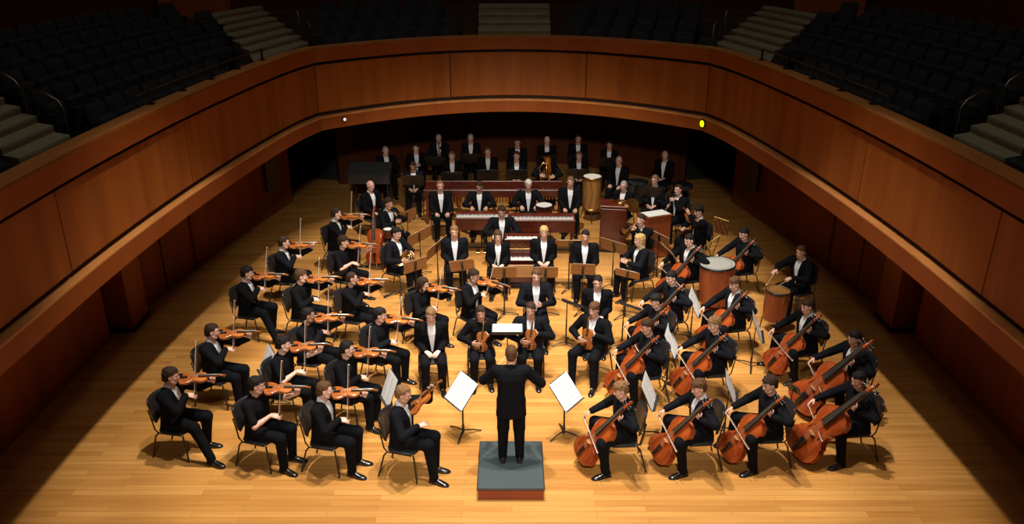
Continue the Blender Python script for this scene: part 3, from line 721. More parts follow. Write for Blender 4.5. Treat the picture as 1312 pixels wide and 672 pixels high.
def hair_mesh(style, color):
    key = (style, color)
    if key in SM: return SM[key]
    if ('g', style) not in SM:
        h_ = .0045; F = Field((-.17, -.19, -.36 if 'long' in style else -.15), (.17, .17, .18), h_); I_ = np.eye(3, dtype=np.float32)
        X, Y, Z = F.pts(F.sl((-1, -1, -1), (1, 1, 1)))
        th = dict(short=.013, thick=.018, crop=.004, bald=.004, curly=.018, long=.012, curly_long=.016, bob=.014)[style]
        # crown: fuller on top and behind, tight at the sides
        top = np.clip((Z - .02) / .08, 0, 1) * .6 + np.clip(-Y / .1, 0, 1) * .3
        tt = th * (.35 + top)
        k0 = np.sqrt((X / (.0745 + tt)) ** 2 + ((Y + .012) / (.0945 + tt)) ** 2 + ((Z - .028) / (.0865 + tt)) ** 2); F.F[:] = (k0 - 1) * .08
        F.cap((0, -.052, -.035), (0, -.035, .0), .056 + th * .4, .066, .02)
        a_ = np.arctan2(X, Y + .02)
        locks = np.sin(a_ * 23 + Z * 40 + 2 * np.sin(Z * 60)) * .6 + np.sin(a_ * 41 - Z * 70 + Y * 50) * .4
        nz = np.sin(X * 160 + 2 * np.sin(Z * 90)) * np.sin(Y * 140 + 1) * np.sin(Z * 150 + 2 * np.sin(X * 80))
        F.F += nz * .009 if 'curly' in style else locks * (.0008 if style in ('crop', 'bald') else .0016) + nz * .001
        if style in ('short', 'thick', 'bob'): F.F += (np.sin(X * 72 + Y * 30 + 1) * np.sin(Y * 61 + 2) * np.sin(Z * 83 + X * 40)) * (.0045 if style == 'thick' else .003) - .004 * np.clip((Z - .06) / .05, 0, 1) * np.clip((Y + .02) / .08, 0, 1)
        if 'long' in style or style == 'bob':
            zl = -.28 if 'long' in style else -.11
            for q in (-1, 1): F.cap((.064 * q, -.012, .02), (.078 * q, .012, zl), .020, .024, .02)
            F.cap((0, -.07, 0), (0, -.075, zl), .055, .05, .03)
            F.F += locks * .003 if 'curly' not in style else nz * .006
        # hairline: irregular arch over the forehead, open face
        hl = {'short': .067, 'thick': .057, 'crop': .070, 'bald': .3, 'curly': .060, 'long': .060, 'curly_long': .058, 'bob': .046}[style]
        arch = hl + .012 * np.sin(X * 70 + 1.0) * (style != 'crop') + (.014 if style in ('short', 'crop') else .007) * np.exp(-((np.abs(X) - .047) / .014) ** 2) + (.012 * (X / .05) if style in ('thick', 'short', 'bob') else 0)
        face = np.maximum(np.maximum(.038 - Y, Z - arch), np.abs(X) - .085 if 'long' not in style and style != 'bob' else np.abs(X) - .060)
        F.F[:] = np.maximum(F.F, -face)
        if 'long' not in style and style != 'bob':
            F.F[:] = np.maximum(F.F, -(Z + .052 + np.clip(-Y - .02, 0, .06) * .4))                       # nape
            side = np.maximum(.012 - Y, Z - .030 - np.clip(.04 - Y, 0, .1) * .2); F.F[:] = np.maximum(F.F, -side)           # temple in front of the ear
            ear = np.sqrt(((Y + .002) / .024) ** 2 + ((Z + .012) / .036) ** 2) - 1
            F.F[:] = np.maximum(F.F, -np.maximum(ear * .03, .055 - np.abs(X)))
        if style == 'bald':
            F.F[:] = np.maximum(F.F, Z - .030 - np.clip(-Y, 0, .1) * .25); F.F[:] = np.maximum(F.F, Y - .02)
        SM[('g', style)] = nets(F)
    P, Q = SM[('g', style)]
    SM[key] = np_mesh('hair', P, Q, ['hair_' + color]); return SM[key]
def glasses_mesh():
    if 'gl' not in SM:
        mb = MB()
        for q in (-1, 1):
            mb.tube([(.033 * q + .021 * math.cos(a), .101, .004 + .017 * math.sin(a)) for a in [2 * PI * k / 14 for k in range(15)]], .002, 5, caps=False)
            mb.tube([(.054 * q, .101, .008), (.078 * q, .06, .008), (.080 * q, .0, .004)], .002, 5)
        mb.tube([(-.012, .103, .006), (.012, .103, .006)], .002, 5)
        SM['gl'] = mb.mesh('glasses', 'black_plastic')
    return SM['gl']
NPERS = 0
def person(M, pose, outfit, style, hcol, skin, label, group=None, female=False, glasses=False, suit=None):
    global NPERS
    m_ = person_meshes(pose, outfit, female)
    o = empty('person'); o.matrix_world = M
    tag(o, label, 'person', group)
    b_ = link('body', m_['body'], o)
    b_.material_slots[0].link = 'OBJECT'; b_.material_slots[0].material = MATS['skin_%d' % skin]
    b_.material_slots[4].link = 'OBJECT'; b_.material_slots[4].material = MATS['hair_' + ('dark' if hcol in ('black', 'dark') else 'brown' if hcol in ('brown', 'lightbrown', 'blond') else 'grey')]
    link('trousers', m_['trousers'], o)
    t = link(m_['topname'], m_['top'], o)
    if suit: t.material_slots[0].link = 'OBJECT'; t.material_slots[0].material = MATS[suit]
    if 'shirt' in m_: link('shirt', m_['shirt'], o)
    if 'cuffs' in m_: link('shirt_cuffs', m_['cuffs'], o)
    for f_ in m_['feet']: link('shoe', shoe_mesh(), o, mtx=f_)
    if style != 'none': link('hair', hair_mesh(style, hcol), o, mtx=m_['head'])
    if glasses: link('glasses', glasses_mesh(), o, mtx=m_['head'])
    NPERS += 1
    return o, m_
# ------------------------------------------------------------------ instruments and furniture
def outline(L_, wl, ww, wu, n=28):
    """half widths of a violin-family body of length L_ from the tail (0) to the neck (L_)"""
    pts = [(0, .10 * wl), (.012, .45 * wl), (.05, .78 * wl), (.12, .97 * wl), (.20, wl), (.29, .94 * wl), (.365, .80 * wl), (.375, .86 * wl), (.40, .76 * wl), (.47, ww * 1.02), (.54, ww), (.60, ww * 1.10), (.635, .90 * wu), (.645, .84 * wu), (.70, .95 * wu), (.78, wu), (.86, .96 * wu), (.93, .80 * wu), (.975, .50 * wu), (1.0, .14 * wu)]
    q = catmull(pts, 3); return [(y * L_, w_) for y, w_ in q]
def string_instrument(name, L_, wl, ww, wu, th, neck, total, varn, endpin=0, chin=False, sc=1.0):
    """origin at the tail end, +Y to the scroll, +Z out of the top plate"""
    r_ = empty(name)
    o = outline(L_, wl, ww, wu)
    ring = [(w_, y) for y, w_ in o] + [(-w_, y) for y, w_ in o[::-1]]
    cy = L_ * .45
    def lv(k, z): return [(x * k, cy + (y - cy) * k, z) for x, y in ring]
    arch = th * .22
    body = MB().rings([lv(.80, -arch), lv(.95, -arch * .5), lv(1.0, 0), lv(1.03, .002 * sc), lv(1.03, .006 * sc), lv(.985, .008 * sc), lv(.985, th - .008 * sc), lv(1.03, th - .006 * sc), lv(1.03, th - .001 * sc), lv(.97, th), lv(.82, th + arch * .55), lv(.55, th + arch * .95), lv(.25, th + arch * 1.05)], True, True, 0, False)
    bo = body.build('body', varn, r_)
    zt = th + arch
    for q in (-1, 1):                            # f-holes
        P = [(q * ww * .42, L_ * .56, zt * .995), (q * ww * .56, L_ * .575, zt * .985), (q * ww * .60, L_ * .54, zt * .985), (q * ww * .68, L_ * .46, zt * .975), (q * ww * .76, L_ * .38, zt * .965), (q * ww * .80, L_ * .355, zt * .96), (q * ww * .66, L_ * .36, zt * .972)]
        MB().tube(P, .0028 * sc, 5, flat=.6).build('f_hole', 'ebony', bo)
    z1 = zt + .022 * sc
    fb0, fb1 = L_ * .70, total - neck * .26
    MB().tube([(0, L_ * .97, th * .5), (0, L_ * 1.02, th * .85), (0, fb1, th * .95 + .004)], [.018 * sc, .014 * sc, .012 * sc], 8).build('neck', varn, r_)
    MB().add([(-.021 * sc, fb0, z1 - .006 * sc), (.021 * sc, fb0, z1 - .006 * sc), (.013 * sc, fb1, th + .010 * sc), (-.013 * sc, fb1, th + .010 * sc), (-.021 * sc, fb0, z1), (.021 * sc, fb0, z1), (.013 * sc, fb1, th + .017 * sc), (-.013 * sc, fb1, th + .017 * sc)],
             [(0, 3, 2, 1), (4, 5, 6, 7), (0, 1, 5, 4), (1, 2, 6, 5), (2, 3, 7, 6), (3, 0, 4, 7)]).build('fingerboard', 'ebony', r_)
    pb = MB().tube([(0, fb1, th + .004), (0, fb1 + neck * .13, th - .002), (0, total - .012 * sc, th - .010 * sc)], [.013 * sc, .013 * sc, .009 * sc], 8)
    zc = th - .012 * sc; yc = total - .006 * sc
    pb.tube([(0, yc + .013 * sc * math.cos(a) * (1 - a / 14), zc + .013 * sc * math.sin(a) * (1 - a / 14)) for a in [PI / 2 - k * .5 for k in range(12)]][::-1], .008 * sc, 6)
    so = pb.build('scroll', varn, r_)
    for k in range(4):
        q = 1 if k % 2 else -1; y = fb1 + neck * (.05 + .045 * k)
        MB().tube([(q * .008 * sc, y, th), (q * .034 * sc, y, th)], .0035 * sc, 6).tube([(q * .034 * sc, y, th), (q * .046 * sc, y, th)], .008 * sc, 8, flat=.6).build('peg', 'ebony', so)
    by = L_ * .455
    MB().add([(-.022 * sc, by - .003 * sc, zt - .003), (.022 * sc, by - .003 * sc, zt - .003), (.016 * sc, by - .001 * sc, zt + .032 * sc), (-.016 * sc, by - .001 * sc, zt + .028 * sc), (-.022 * sc, by + .003 * sc, zt - .003), (.022 * sc, by + .003 * sc, zt - .003), (.016 * sc, by + .001 * sc, zt + .032 * sc), (-.016 * sc, by + .001 * sc, zt + .028 * sc)],
             [(0, 1, 2, 3), (4, 7, 6, 5), (0, 4, 5, 1), (1, 5, 6, 2), (2, 6, 7, 3), (3, 7, 4, 0)]).build('bridge', 'maple', r_)
    MB().tube([(0, .004 * sc, th + .003), (0, L_ * .06, zt + .008 * sc), (0, L_ * .31, zt + .012 * sc)], [.006 * sc, .013 * sc, .020 * sc], 8, flat=.45).build('tailpiece', 'ebony', r_)
    for k in range(4):
        x = (-.012 + .008 * k) * sc
        MB().tube([(x * 1.0, L_ * .31, zt + .016 * sc), (x, by, zt + .033 * sc), (x * .6, fb1, th + .020 * sc)], .0011 * sc, 4).build('string', 'string', r_)
    if chin:
        MB().box((-.075, -.004, zt - .004), (-.015, .05, zt + .016), 0, .006).build('chin_rest', 'ebony', r_)
    if endpin:
        MB().tube([(0, .0, th * .5), (0, -endpin, th * .5)], .006 * sc, 6).build('endpin', 'steel', r_)
    return r_
def b_violin(): return string_instrument('violin', .36, .106, .060, .086, .036, .23, .59, 'varnish', chin=True)
def b_cello(): return string_instrument('cello', .72, .212, .118, .168, .115, .48, 1.19, 'varnish_red', endpin=.13, sc=1.8)
def b_bass(): return string_instrument('double_bass', .88, .268, .155, .208, .16, .56, 1.47, 'varnish_red', endpin=.05, sc=2.5)
def bow_b(L_, name='bow'):
    def f():
        r_ = empty(name)
        MB().tube([(0, -.03, .012), (0, L_ * .3, .009), (0, L_ * .6, .006), (0, L_ * .9, .010), (0, L_, .012)], [.0048, .0045, .004, .0038, .004], 6).build('stick', 'bow_stick', r_)
        MB().box((-.005, -.004, -.008), (.005, .045, .012), 0, .001).build('frog', 'ebony', r_)
        MB().box((-.0055, .03, -.009), (.0055, L_ - .004, -.006)).tube([(0, L_ - .003, .012), (0, L_, -.009)], .0045, 5).build('bow_hair', 'hair_bow', r_)
        return r_
    return f
def b_clarinet():
    r_ = empty('clarinet')
    MB().tube([(0, 0, 0), (0, .03, 0), (0, .08, 0)], [.004, .008, .011], 10).build('mouthpiece', 'ebony', r_)
    MB().tube([(0, .08, 0), (0, .54, 0), (0, .57, 0), (0, .63, 0), (0, .66, 0)], [.013, .014, .016, .022, .034], 12).build('tube', 'ebony', r_)
    k_ = MB()
    for i in range(9): k_.tube([(-.014, .14 + i * .045, .010), (.014, .14 + i * .045 + .012, .014)], .0045, 5)
    k_.tube([(.014, .12, .006), (.014, .52, .006)], .003, 5); k_.build('keywork', 'steel', r_)
    return r_
def b_trumpet():
    r_ = empty('trumpet')
    mb = MB().tube([(0, 0, 0), (0, .03, 0)], [.012, .006], 8).tube([(0, .03, 0), (0, .38, 0), (0, .41, -.03), (0, .38, -.06), (0, .12, -.06), (0, .09, -.035), (.012, .12, -.012), (.012, .34, 0)], .0075, 8)
    mb.build('tubing', 'brass', r_)
    MB().tube([(.012, .33, 0), (.012, .42, 0), (.012, .47, 0), (.012, .50, 0)], [.008, .014, .030, .060], 16).build('bell', 'brass', r_)
    for i in range(3): MB().tube([(0, .19 + i * .03, -.09), (0, .19 + i * .03, .05)], .010, 8).build('valve', 'brass', r_)
    return r_
def b_horn():
    r_ = empty('french_horn'); mb = MB()
    for q, rr in ((0, .15), (.012, .12), (-.012, .10)):
        mb.tube([(rr * math.cos(a), rr * math.sin(a), q) for a in [2 * PI * k / 24 for k in range(25)]], .009, 7, caps=False)
    mb.tube([(.10, -.02, 0), (.03, .05, .02), (-.06, .02, 0), (-.11, -.04, 0)], .008, 6).tube([(-.15, .0, 0), (-.17, .12, .02), (-.10, .24, .04)], [.008, .006, .005], 6)
    mb.build('tubing', 'brass', r_)
    MB().tube([(.14, .06, 0), (.17, -.06, 0), (.16, -.16, 0), (.13, -.24, 0), (.11, -.28, 0)], [.012, .025, .045, .09, .155], 20).build('bell', 'brass', r_)
    for i in range(3): MB().lathe([(.022, -.02), (.022, .02)], 12, c=(-.04 + i * .05, .0)).build('valve', 'steel', r_)
    return r_
def b_tuba():
    r_ = empty('tuba')
    mb = MB().tube([(.10, .10, 0), (.12, .45, 0), (.0, .58, 0), (-.12, .45, 0), (-.12, .12, 0), (0, .0, 0), (.10, .10, 0)], [.03, .028, .026, .024, .03, .04, .05], 10)
    mb.tube([(.0, .16, .05), (.0, .44, .05), (.06, .48, .05), (.06, .2, .05)], .012, 7); mb.build('tubing', 'brass', r_)
    MB().tube([(.10, .10, -.05), (.13, .35, -.05), (.13, .55, -.05), (.12, .70, -.05), (.12, .76, -.05)], [.05, .065, .08, .14, .20], 20).build('bell', 'brass', r_)
    for i in range(3): MB().tube([(-.05 + i * .04, .18, .07), (-.05 + i * .04, .38, .07)], .015, 8).build('valve', 'steel', r_)
    return r_
def b_stick():
    r_ = empty('drumstick')
    MB().tube([(0, -.05, 0), (0, .25, 0), (0, .30, 0)], [.008, .006, .005], 7).build('shaft', 'maple', r_)
    MB().xf(Matrix()).lathe([(.002, -.014), (.012, -.008), (.015, 0), (.012, .008), (.002, .014)], 10).xf(Matrix.Translation((0, .31, 0))).build('mallet_head', 'hair_bow', r_)
    return r_
def b_baton():
    r_ = empty('baton')
    MB().tube([(0, 0, 0), (0, .33, 0)], [.0035, .0015], 6).build('shaft', 'paper', r_); MB().tube([(0, -.04, 0), (0, -.01, 0), (0, .02, 0)], [.006, .011, .004], 8).build('grip', 'maple', r_)
    return r_
ITEM = dict(violin=b_violin, bow=bow_b(.74), cello=b_cello, double_bass=b_bass, cello_bow=bow_b(.68), clarinet=b_clarinet, trumpet=b_trumpet, french_horn=b_horn, tuba=b_tuba, drumstick=b_stick, baton=b_baton)
ICAT = dict(cello_bow='bow', double_bass='double bass', french_horn='french horn')

def chair_builder():
    r_ = empty('orchestra_chair')
    mb = MB(); rings = []
    for z, k in ((.415, .93), (.425, 1), (.445, 1), (.457, .90)):
        ring = []
        for i in range(24):
            a = 2 * PI * i / 24; cx, sy = math.cos(a), math.sin(a); n_ = 4
            rr = (abs(cx) ** n_ + abs(sy) ** n_) ** (-1 / n_); ring.append((cx * rr * .225 * k * (1 + .04 * sy), .06 + sy * rr * .215 * k, z))
        rings.append(ring)
    mb.rings(rings); mb.build('seat', 'black_pad', r_)
    mb = MB(); N_ = 12; front = []; back = []
    for iz in range(9):
        t = iz / 8; z = .56 + .34 * t; hw = .205 * (1 - .04 * t) * (1 if 0 < iz < 8 else .88)
        for ix in range(N_ + 1):
            u = -1 + 2 * ix / N_; y = -.19 - .075 * t + .045 * (u * u) - .0; front.append((u * hw, y + .012, z)); back.append((u * hw, y - .016, z))
    n_ = N_ + 1; fs = []
    for iz in range(8):
        for ix in range(N_):
            a = iz * n_ + ix; fs.append((a, a + n_, a + n_ + 1, a + 1)); b_ = a + len(front); fs.append((b_, b_ + 1, b_ + n_ + 1, b_ + n_))
    o = len(front)
    for ix in range(N_): fs += [(ix, ix + 1, ix + 1 + o, ix + o), (8 * n_ + ix, 8 * n_ + ix + o, 8 * n_ + ix + 1 + o, 8 * n_ + ix + 1)]
    for iz in range(8): fs += [(iz * n_, iz * n_ + o, (iz + 1) * n_ + o, (iz + 1) * n_), (iz * n_ + N_, (iz + 1) * n_ + N_, (iz + 1) * n_ + N_ + o, iz * n_ + N_ + o)]
    mb.add(front + back, fs, 0, True); mb.build('backrest', 'black_plastic', r_)
    for q in (-1, 1):
        MB().tube([(q * .20, .24, .42), (q * .215, .255, .38), (q * .225, .285, .0)], .0115, 8).build('leg', 'black_metal', r_)
        MB().tube([(q * .20, -.12, .42), (q * .215, -.17, .36), (q * .225, -.27, .0)], .0115, 8).build('leg', 'black_metal', r_)
        MB().tube([(q * .20, .20, .412), (q * .205, -.12, .412), (q * .205, -.17, .47), (q * .19, -.20, .60), (q * .185, -.235, .75)], .010, 8).build('frame', 'black_metal', r_)
    MB().tube([(-.2, -.10, .405), (.2, -.10, .405)], .010, 8).tube([(-.2, .20, .405), (.2, .20, .405)], .010, 8).build('crossbar', 'black_metal', r_)
    return r_
STAND_W, STAND_H = .50, .34
def stand_builder(mname, name='music_stand', sheet=False):
    """desk centre sits at the local origin height; desk plane is local XZ tilted later: builder makes base and pole for h=1"""
    def f():
        r_ = empty(name); return r_
    return f
NST = [0]
def stand(p, nrmv, h, m_desk, label, group=None, sheet=None, roll=0, w_=.50, hh=.34, base=None, curve=True):
    """p = desk centre in the world, nrmv = direction the page faces"""
    NST[0] += 1
    p = Vector(p); n_ = Vector(nrmv).normalized()
    r_ = empty('music_stand', (p.x, p.y, 0)); L_ = p - Vector((p.x, p.y, 0))
    x = Vector((0, 0, 1)).cross(n_)
    if x.length < .05: x = Vector((1, 0, 0))
    x.normalize(); x = Matrix.Rotation(roll, 3, n_) @ x; u = n_.cross(x)
    M = Matrix(((x.x, u.x, n_.x, L_.x), (x.y, u.y, n_.y, L_.y), (x.z, u.z, n_.z, L_.z), (0, 0, 0, 1)))
    mb = MB(); c_ = .03
    ring = [(-w_ / 2 + c_, -hh / 2), (w_ / 2 - c_, -hh / 2), (w_ / 2, -hh / 2 + c_), (w_ / 2, hh / 2 - c_), (w_ / 2 - c_, hh / 2), (-w_ / 2 + c_, hh / 2), (-w_ / 2, hh / 2 - c_), (-w_ / 2, -hh / 2 + c_)]
    mb.rings([[(a, b_, -.006) for a, b_ in ring], [(a, b_, 0) for a, b_ in ring]], True, True, 0, False)
    mb.box((-w_ / 2 + .01, -hh / 2 - .004, -.006), (w_ / 2 - .01, -hh / 2 + .006, .045))
    mb.xf(M).build('desk', m_desk, r_)
    bk = Vector((0, 0, -.02)); q = M @ bk
    br_ = MB().box((-.025, -hh * .42, -.016), (.025, hh * .30, -.007)).xf(M); br_.build('bracket', 'black_metal', r_)
    foot_ = Vector((q.x, q.y, 0)) if base is None else Vector((base[0] - p.x, base[1] - p.y, 0))
    MB().tube([(foot_.x, foot_.y, .05), (foot_.x, foot_.y, p.z * .62)], .013, 8).tube([(foot_.x, foot_.y, p.z * .58), (q.x, q.y, q.z - .02), q], .009, 8).build('pole', 'black_metal', r_)
    MB().lathe([(.018, .03), (.018, .16)], 10, c=(foot_.x, foot_.y)).build('collar', 'black_metal', r_)
    a0 = math.atan2(n_.y, n_.x)
    for k in range(3):
        a = a0 + 2 * PI * k / 3 + .5
        d = Vector((math.cos(a), math.sin(a), 0)); s_ = Vector((-d.y, d.x, 0)) * .014
        P = [foot_ + Vector((0, 0, .07)), foot_ + d * .27 + Vector((0, 0, .012))]
        MB().tube([P[0], P[0] * .5 + P[1] * .5 + Vector((0, 0, .012)), P[1]], .013, 6, flat=.6).build('leg', 'black_metal', r_)
    tag(r_, label, 'music stand', group)
    if sheet:
        o = empty('sheet_music'); o.matrix_world = Matrix.Translation((p.x, p.y, 0)) @ M @ Matrix.Translation((0, 0, .002))
        W_, H_ = min(w_ - .02, .46), min(hh - .02, .44)
        pg = MB()
        for q_ in (-1, 1):
            rows = []
            for k in range(6):
                t = k / 5; rows.append([(q_ * (.001 + t * W_ / 2), -H_ / 2, .002 + .010 * math.sin(PI * min(1, t * 1.2)) * .6), (q_ * (.001 + t * W_ / 2), H_ / 2, .002 + .010 * math.sin(PI * min(1, t * 1.2)) * .6)])
            vs = [p_ for r2 in rows for p_ in r2]; vs2 = [(a, b_, 0) for a, b_, c2 in vs]
            fs = [(2 * k, 2 * k + 2, 2 * k + 3, 2 * k + 1) for k in range(5)]; fs2 = [(f_[3] + 12, f_[2] + 12, f_[1] + 12, f_[0] + 12) for f_ in fs]
            pg.add(vs + vs2, fs + fs2 + [(0, 12, 14, 2), (10, 11, 23, 22)])
        pg.build('page', 'paper', o)
        st = MB()
        for q_ in (-1, 1):
            for k in range(7):
                y = H_ * (.40 - k * .125)
                for e in range(3): st.box((min(q_ * .02, q_ * (W_ / 2 - .02)), y - e * .006 - .0007, .0125), (max(q_ * .02, q_ * (W_ / 2 - .02)), y - e * .006 + .0007, .0128))
        st.build('staves', 'ink', o)
        tag(o, sheet, 'sheet music')
    return r_
# ------------------------------------------------------------------ the players
# px, py of the head | facing (degrees, 0 = to the right, -90 = to the camera) | pose | outfit | hair | colour | skin | role | look | place
L0 = -14
PEOPLE = [
 (219,482, -12,'violin:c','tux','thick','dark',0,'violinist','in tailcoat and white shirt','at the left end of the front row'),
 (329,494, -18,'violin:b','tee','thick','black',0,'violinist','in black short sleeves','second from left in the front row'),
 (416,500, -14,'violin:b','tux','short','brown',1,'violinist','with crossed feet and white shirt','third from left in the front row'),
 (517,505, -16,'viola','tux','short','lightbrown',0,'violist','holding a dark viola','just left of the left front stand'),
 (272,425, -12,'violin','tux','short','dark',0,'violinist','in tailcoat, bow upright','at the left end of the second row'),
 (363,441, -14,'violin:b','tee','thick','black',1,'violinist','in black short sleeves','beside the tilted white stand, second row'),
 (445,447, -20,'violin:b','black','short','black',0,'violinist','all in black, fringe parted','right end of the second row'),
 (317,350, -16,'violin:c','tux','thick','black',0,'violinist','in tailcoat, dark hair','at the left end of the third row'),
 (395,404, -12,'violin','black','short','black',3,'violinist','dark haired, all in black','middle of the third row of violins'),
 (487,404, -28,'violin:b','black','thick','black',0,'violinist','all in black, hair over forehead','right end of the third row'),
 (364,311, -10,'violin','tux','short','dark',0,'violinist','in tailcoat','farthest left of the fourth row'),
 (386,354, -14,'violin:b','black','curly','brown',1,'violinist','brown haired, all in black','behind the third row of violins'),
 (451,357, -16,'violin','black','crop','dark',2,'violinist','cropped hair, raised violin','centre left beside a black stand'),
 (542,364, -32,'violin:b','black','bob','dark',0,'violinist','woman with dark bob','behind the seated man near centre'),
 (607,354, -48,'violin','tux','curly','dark',2,'violinist','with glasses and white shirt','directly behind the long haired woman'),
 (431,274, -12,'violin','tux','short','dark',1,'violinist','in tailcoat','topmost of all the violins'),
 (440,310, -22,'violin:b','tee','curly','dark',0,'violinist','short sleeved and curly','just in front of the topmost violinist'),
 (552,404, -82,'lap:b','tux','short','lightbrown',1,'player','man looking down, hands in lap','left of the conductor, white shirt'),
 (616,401, -86,'hold:','black','long','dark',2,'violinist','long haired woman holding violin upright','behind the conductor\'s left arm'),
 (680,397, -92,'hold:','tux','short','dark',2,'violinist','man holding violin upright','facing the conductor at his right arm'),
 (761,397, -122,'hold:c','tux','thick','brown',0,'violinist','man with violin on his thigh','right of the conductor'),
 (475,238, -42,'lap:c','tux','bald','white',0,'player','balding man, hands on knees','beside the black cased keyboard'),
 (498,261, -38,'wind','tux','curly','dark',2,'clarinettist','dark haired man in tailcoat','behind the angled brown stand, upper left'),
 (508,299, -30,'horn','tux','thick','black',0,'horn player','man leaning over a horn','between the violins and brown stands'),
 (582,297, -84,'lap','tux','short','lightbrown',0,'player','man in open jacket','behind the leftmost level brown stand'),
 (638,303, -88,'lap','tux','curly_long','brown',1,'player','long haired woman with glasses','left of the small organ'),
 (697,298, -90,'lap','tux','curly','blond',0,'player','blond man in open jacket','right of the small organ'),
 (750,303, -94,'lap:c','tux','short','black',2,'player','dark haired man','beside the tan stand with score'),
 (643,271, -88,'keys','tux','short','dark',0,'organist','man bent over the keys','behind the small organ'),
 (687,354, -88,'clap','tux','short','brown',0,'player','man clasping his hands','behind the upright violin, centre'),
 (766,362, -96,'lap','tux','short','black',0,'player','dark haired man in tailcoat','behind the man with thigh-held violin'),
 (564,238, -80,'lap:c','tux','crop','lightbrown',0,'percussionist','man with papers in lap','left of the two red keyboards'),
 (614,239, -90,'keys','tux','short','dark',2,'keyboard player','man with head bowed','behind the left red keyboard'),
 (677,237, -88,'keys','tux','short','white',0,'keyboard player','white haired man','behind the right red keyboard'),
 (731,233, -92,'lap:c','tux','short','lightbrown',0,'player','man beside small white drum','right end of the right red keyboard'),
 (529,213, -86,'lap:b','tux','short','dark',3,'player','man with dark skin','behind the leftmost black stand'),
 (579,200, -86,'lap','tux','short','lightbrown',0,'player','man with long white shirtfront','left part of the back rows'),
 (625,195, -88,'lap','tux','crop','lightbrown',0,'player','tall man in grey jacket','above the left red keyboard'),
 (662,200, -90,'lap','tux','short','brown',0,'player','smiling man','behind the centre black stand, back rows'),
 (701,203, -90,'tuba','black','crop','blond',1,'tuba player','fair haired tuba player','in the back rows at centre'),
 (742,200, -92,'lap','tux','short','lightbrown',0,'player','man with receding hair','left of the tall wooden drum'),
 (793,206, -112,'lap:c','tux','bald','brown',0,'player','balding man with long shirtfront','right of the tall wooden drum'),
 (852,199, -118,'lap:l','tux','bald','grey',0,'player','balding man in shadow','farthest right of the back rows'),
 (494,193, -72,'clap','tux','crop','grey',1,'player','grey haired man in shadow','behind the black cased keyboard'),
 (533,190, -80,'clap','tux','short','dark',1,'player','dark haired player','second from left in the shadowed back row'),
 (562,177, -84,'wind','tux','crop','grey',2,'wind player','man in shadow','third from left in the back row'),
 (603,177, -88,'lap','tux','crop','grey',0,'player','grey haired man','fourth from left in the back row'),
 (663,183, -90,'lap','tux','crop','dark',2,'player','man with dark crop','in the middle of the rearmost row'),
 (701,180, -90,'lap','tux','bald','grey',1,'player','balding man','behind the tuba player, rearmost row'),
 (741,178, -92,'lap','tux','crop','dark',2,'player','dim figure','third from right in the rearmost row'),
 (781,186, -98,'lap','tux','short','dark',2,'player','woman in white blouse','second from right in the rearmost row'),
 (799,238, -116,'lap','tux','crop','grey',0,'player','man with glasses','behind the dark red cabinet'),
 (839,231, -112,'lap','tux','short','lightbrown',0,'player','man with glasses','behind the wide black stand, upper right'),
 (869,243, -140,'wind','tux','crop','dark',0,'clarinettist','man with lowered clarinet','behind the orange-red desk'),
 (821,282, -128,'brass','tux','short','dark',0,'trumpeter','man with gold trumpet','in front of the dark red cabinet'),
 (819,308, -158,'clap','tux','curly_long','blond',0,'player','blond curly haired woman','between two angled brown stands'),
 (895,271, -160,'viola','tux','thick','black',0,'violist','man with viola at his chest','left of the gold lattice desk'),
 (795,500, -176,'cello','black','thick','lightbrown',0,'cellist','','at the left end of the front row'),
 (829,419, -172,'cello','black','short','dark',2,'cellist','','second row, nearest the conductor'),
 (840,386, -172,'cello','black','thick','black',0,'cellist','','directly behind the second-row leftmost cellist'),
 (895,497, -175,'cello','tux','thick','brown',0,'cellist','','second from left in the front row'),
 (915,416, -172,'cello','black','curly','lightbrown',0,'cellist','','curly haired, middle of the section'),
 (986,493, -174,'cello','black','curly','dark',0,'cellist','','third from left in the front row'),
 (1034,393, -170,'cello','tux','short','dark',0,'cellist','','below the small drum'),
 (1095,434, -172,'bass','tux','short','black',0,'bassist','','behind the rightmost front player'),
 (1100,487, -174,'bass','black','short','black',0,'bassist','','farthest right of the front row'),
 (953,300, -164,'cello','black','short','black',0,'cellist','','behind the large drum'),
 (1026,323, -148,'drum','tux','short','brown',0,'drummer','man reaching out with both arms','behind the small drum at right'),
 (941,364, -164,'cello','tux','thick','brown',0,'cellist','','right in front of the large drum'),
 (883,308, -160,'cello','tux','short','black',1,'cellist','','left of the large drum'),
 (860,356, -162,'cello','black','short','black',1,'cellist','','below and left of the large drum'),
]
SCALE = 1.0
NOCHAIR = set()
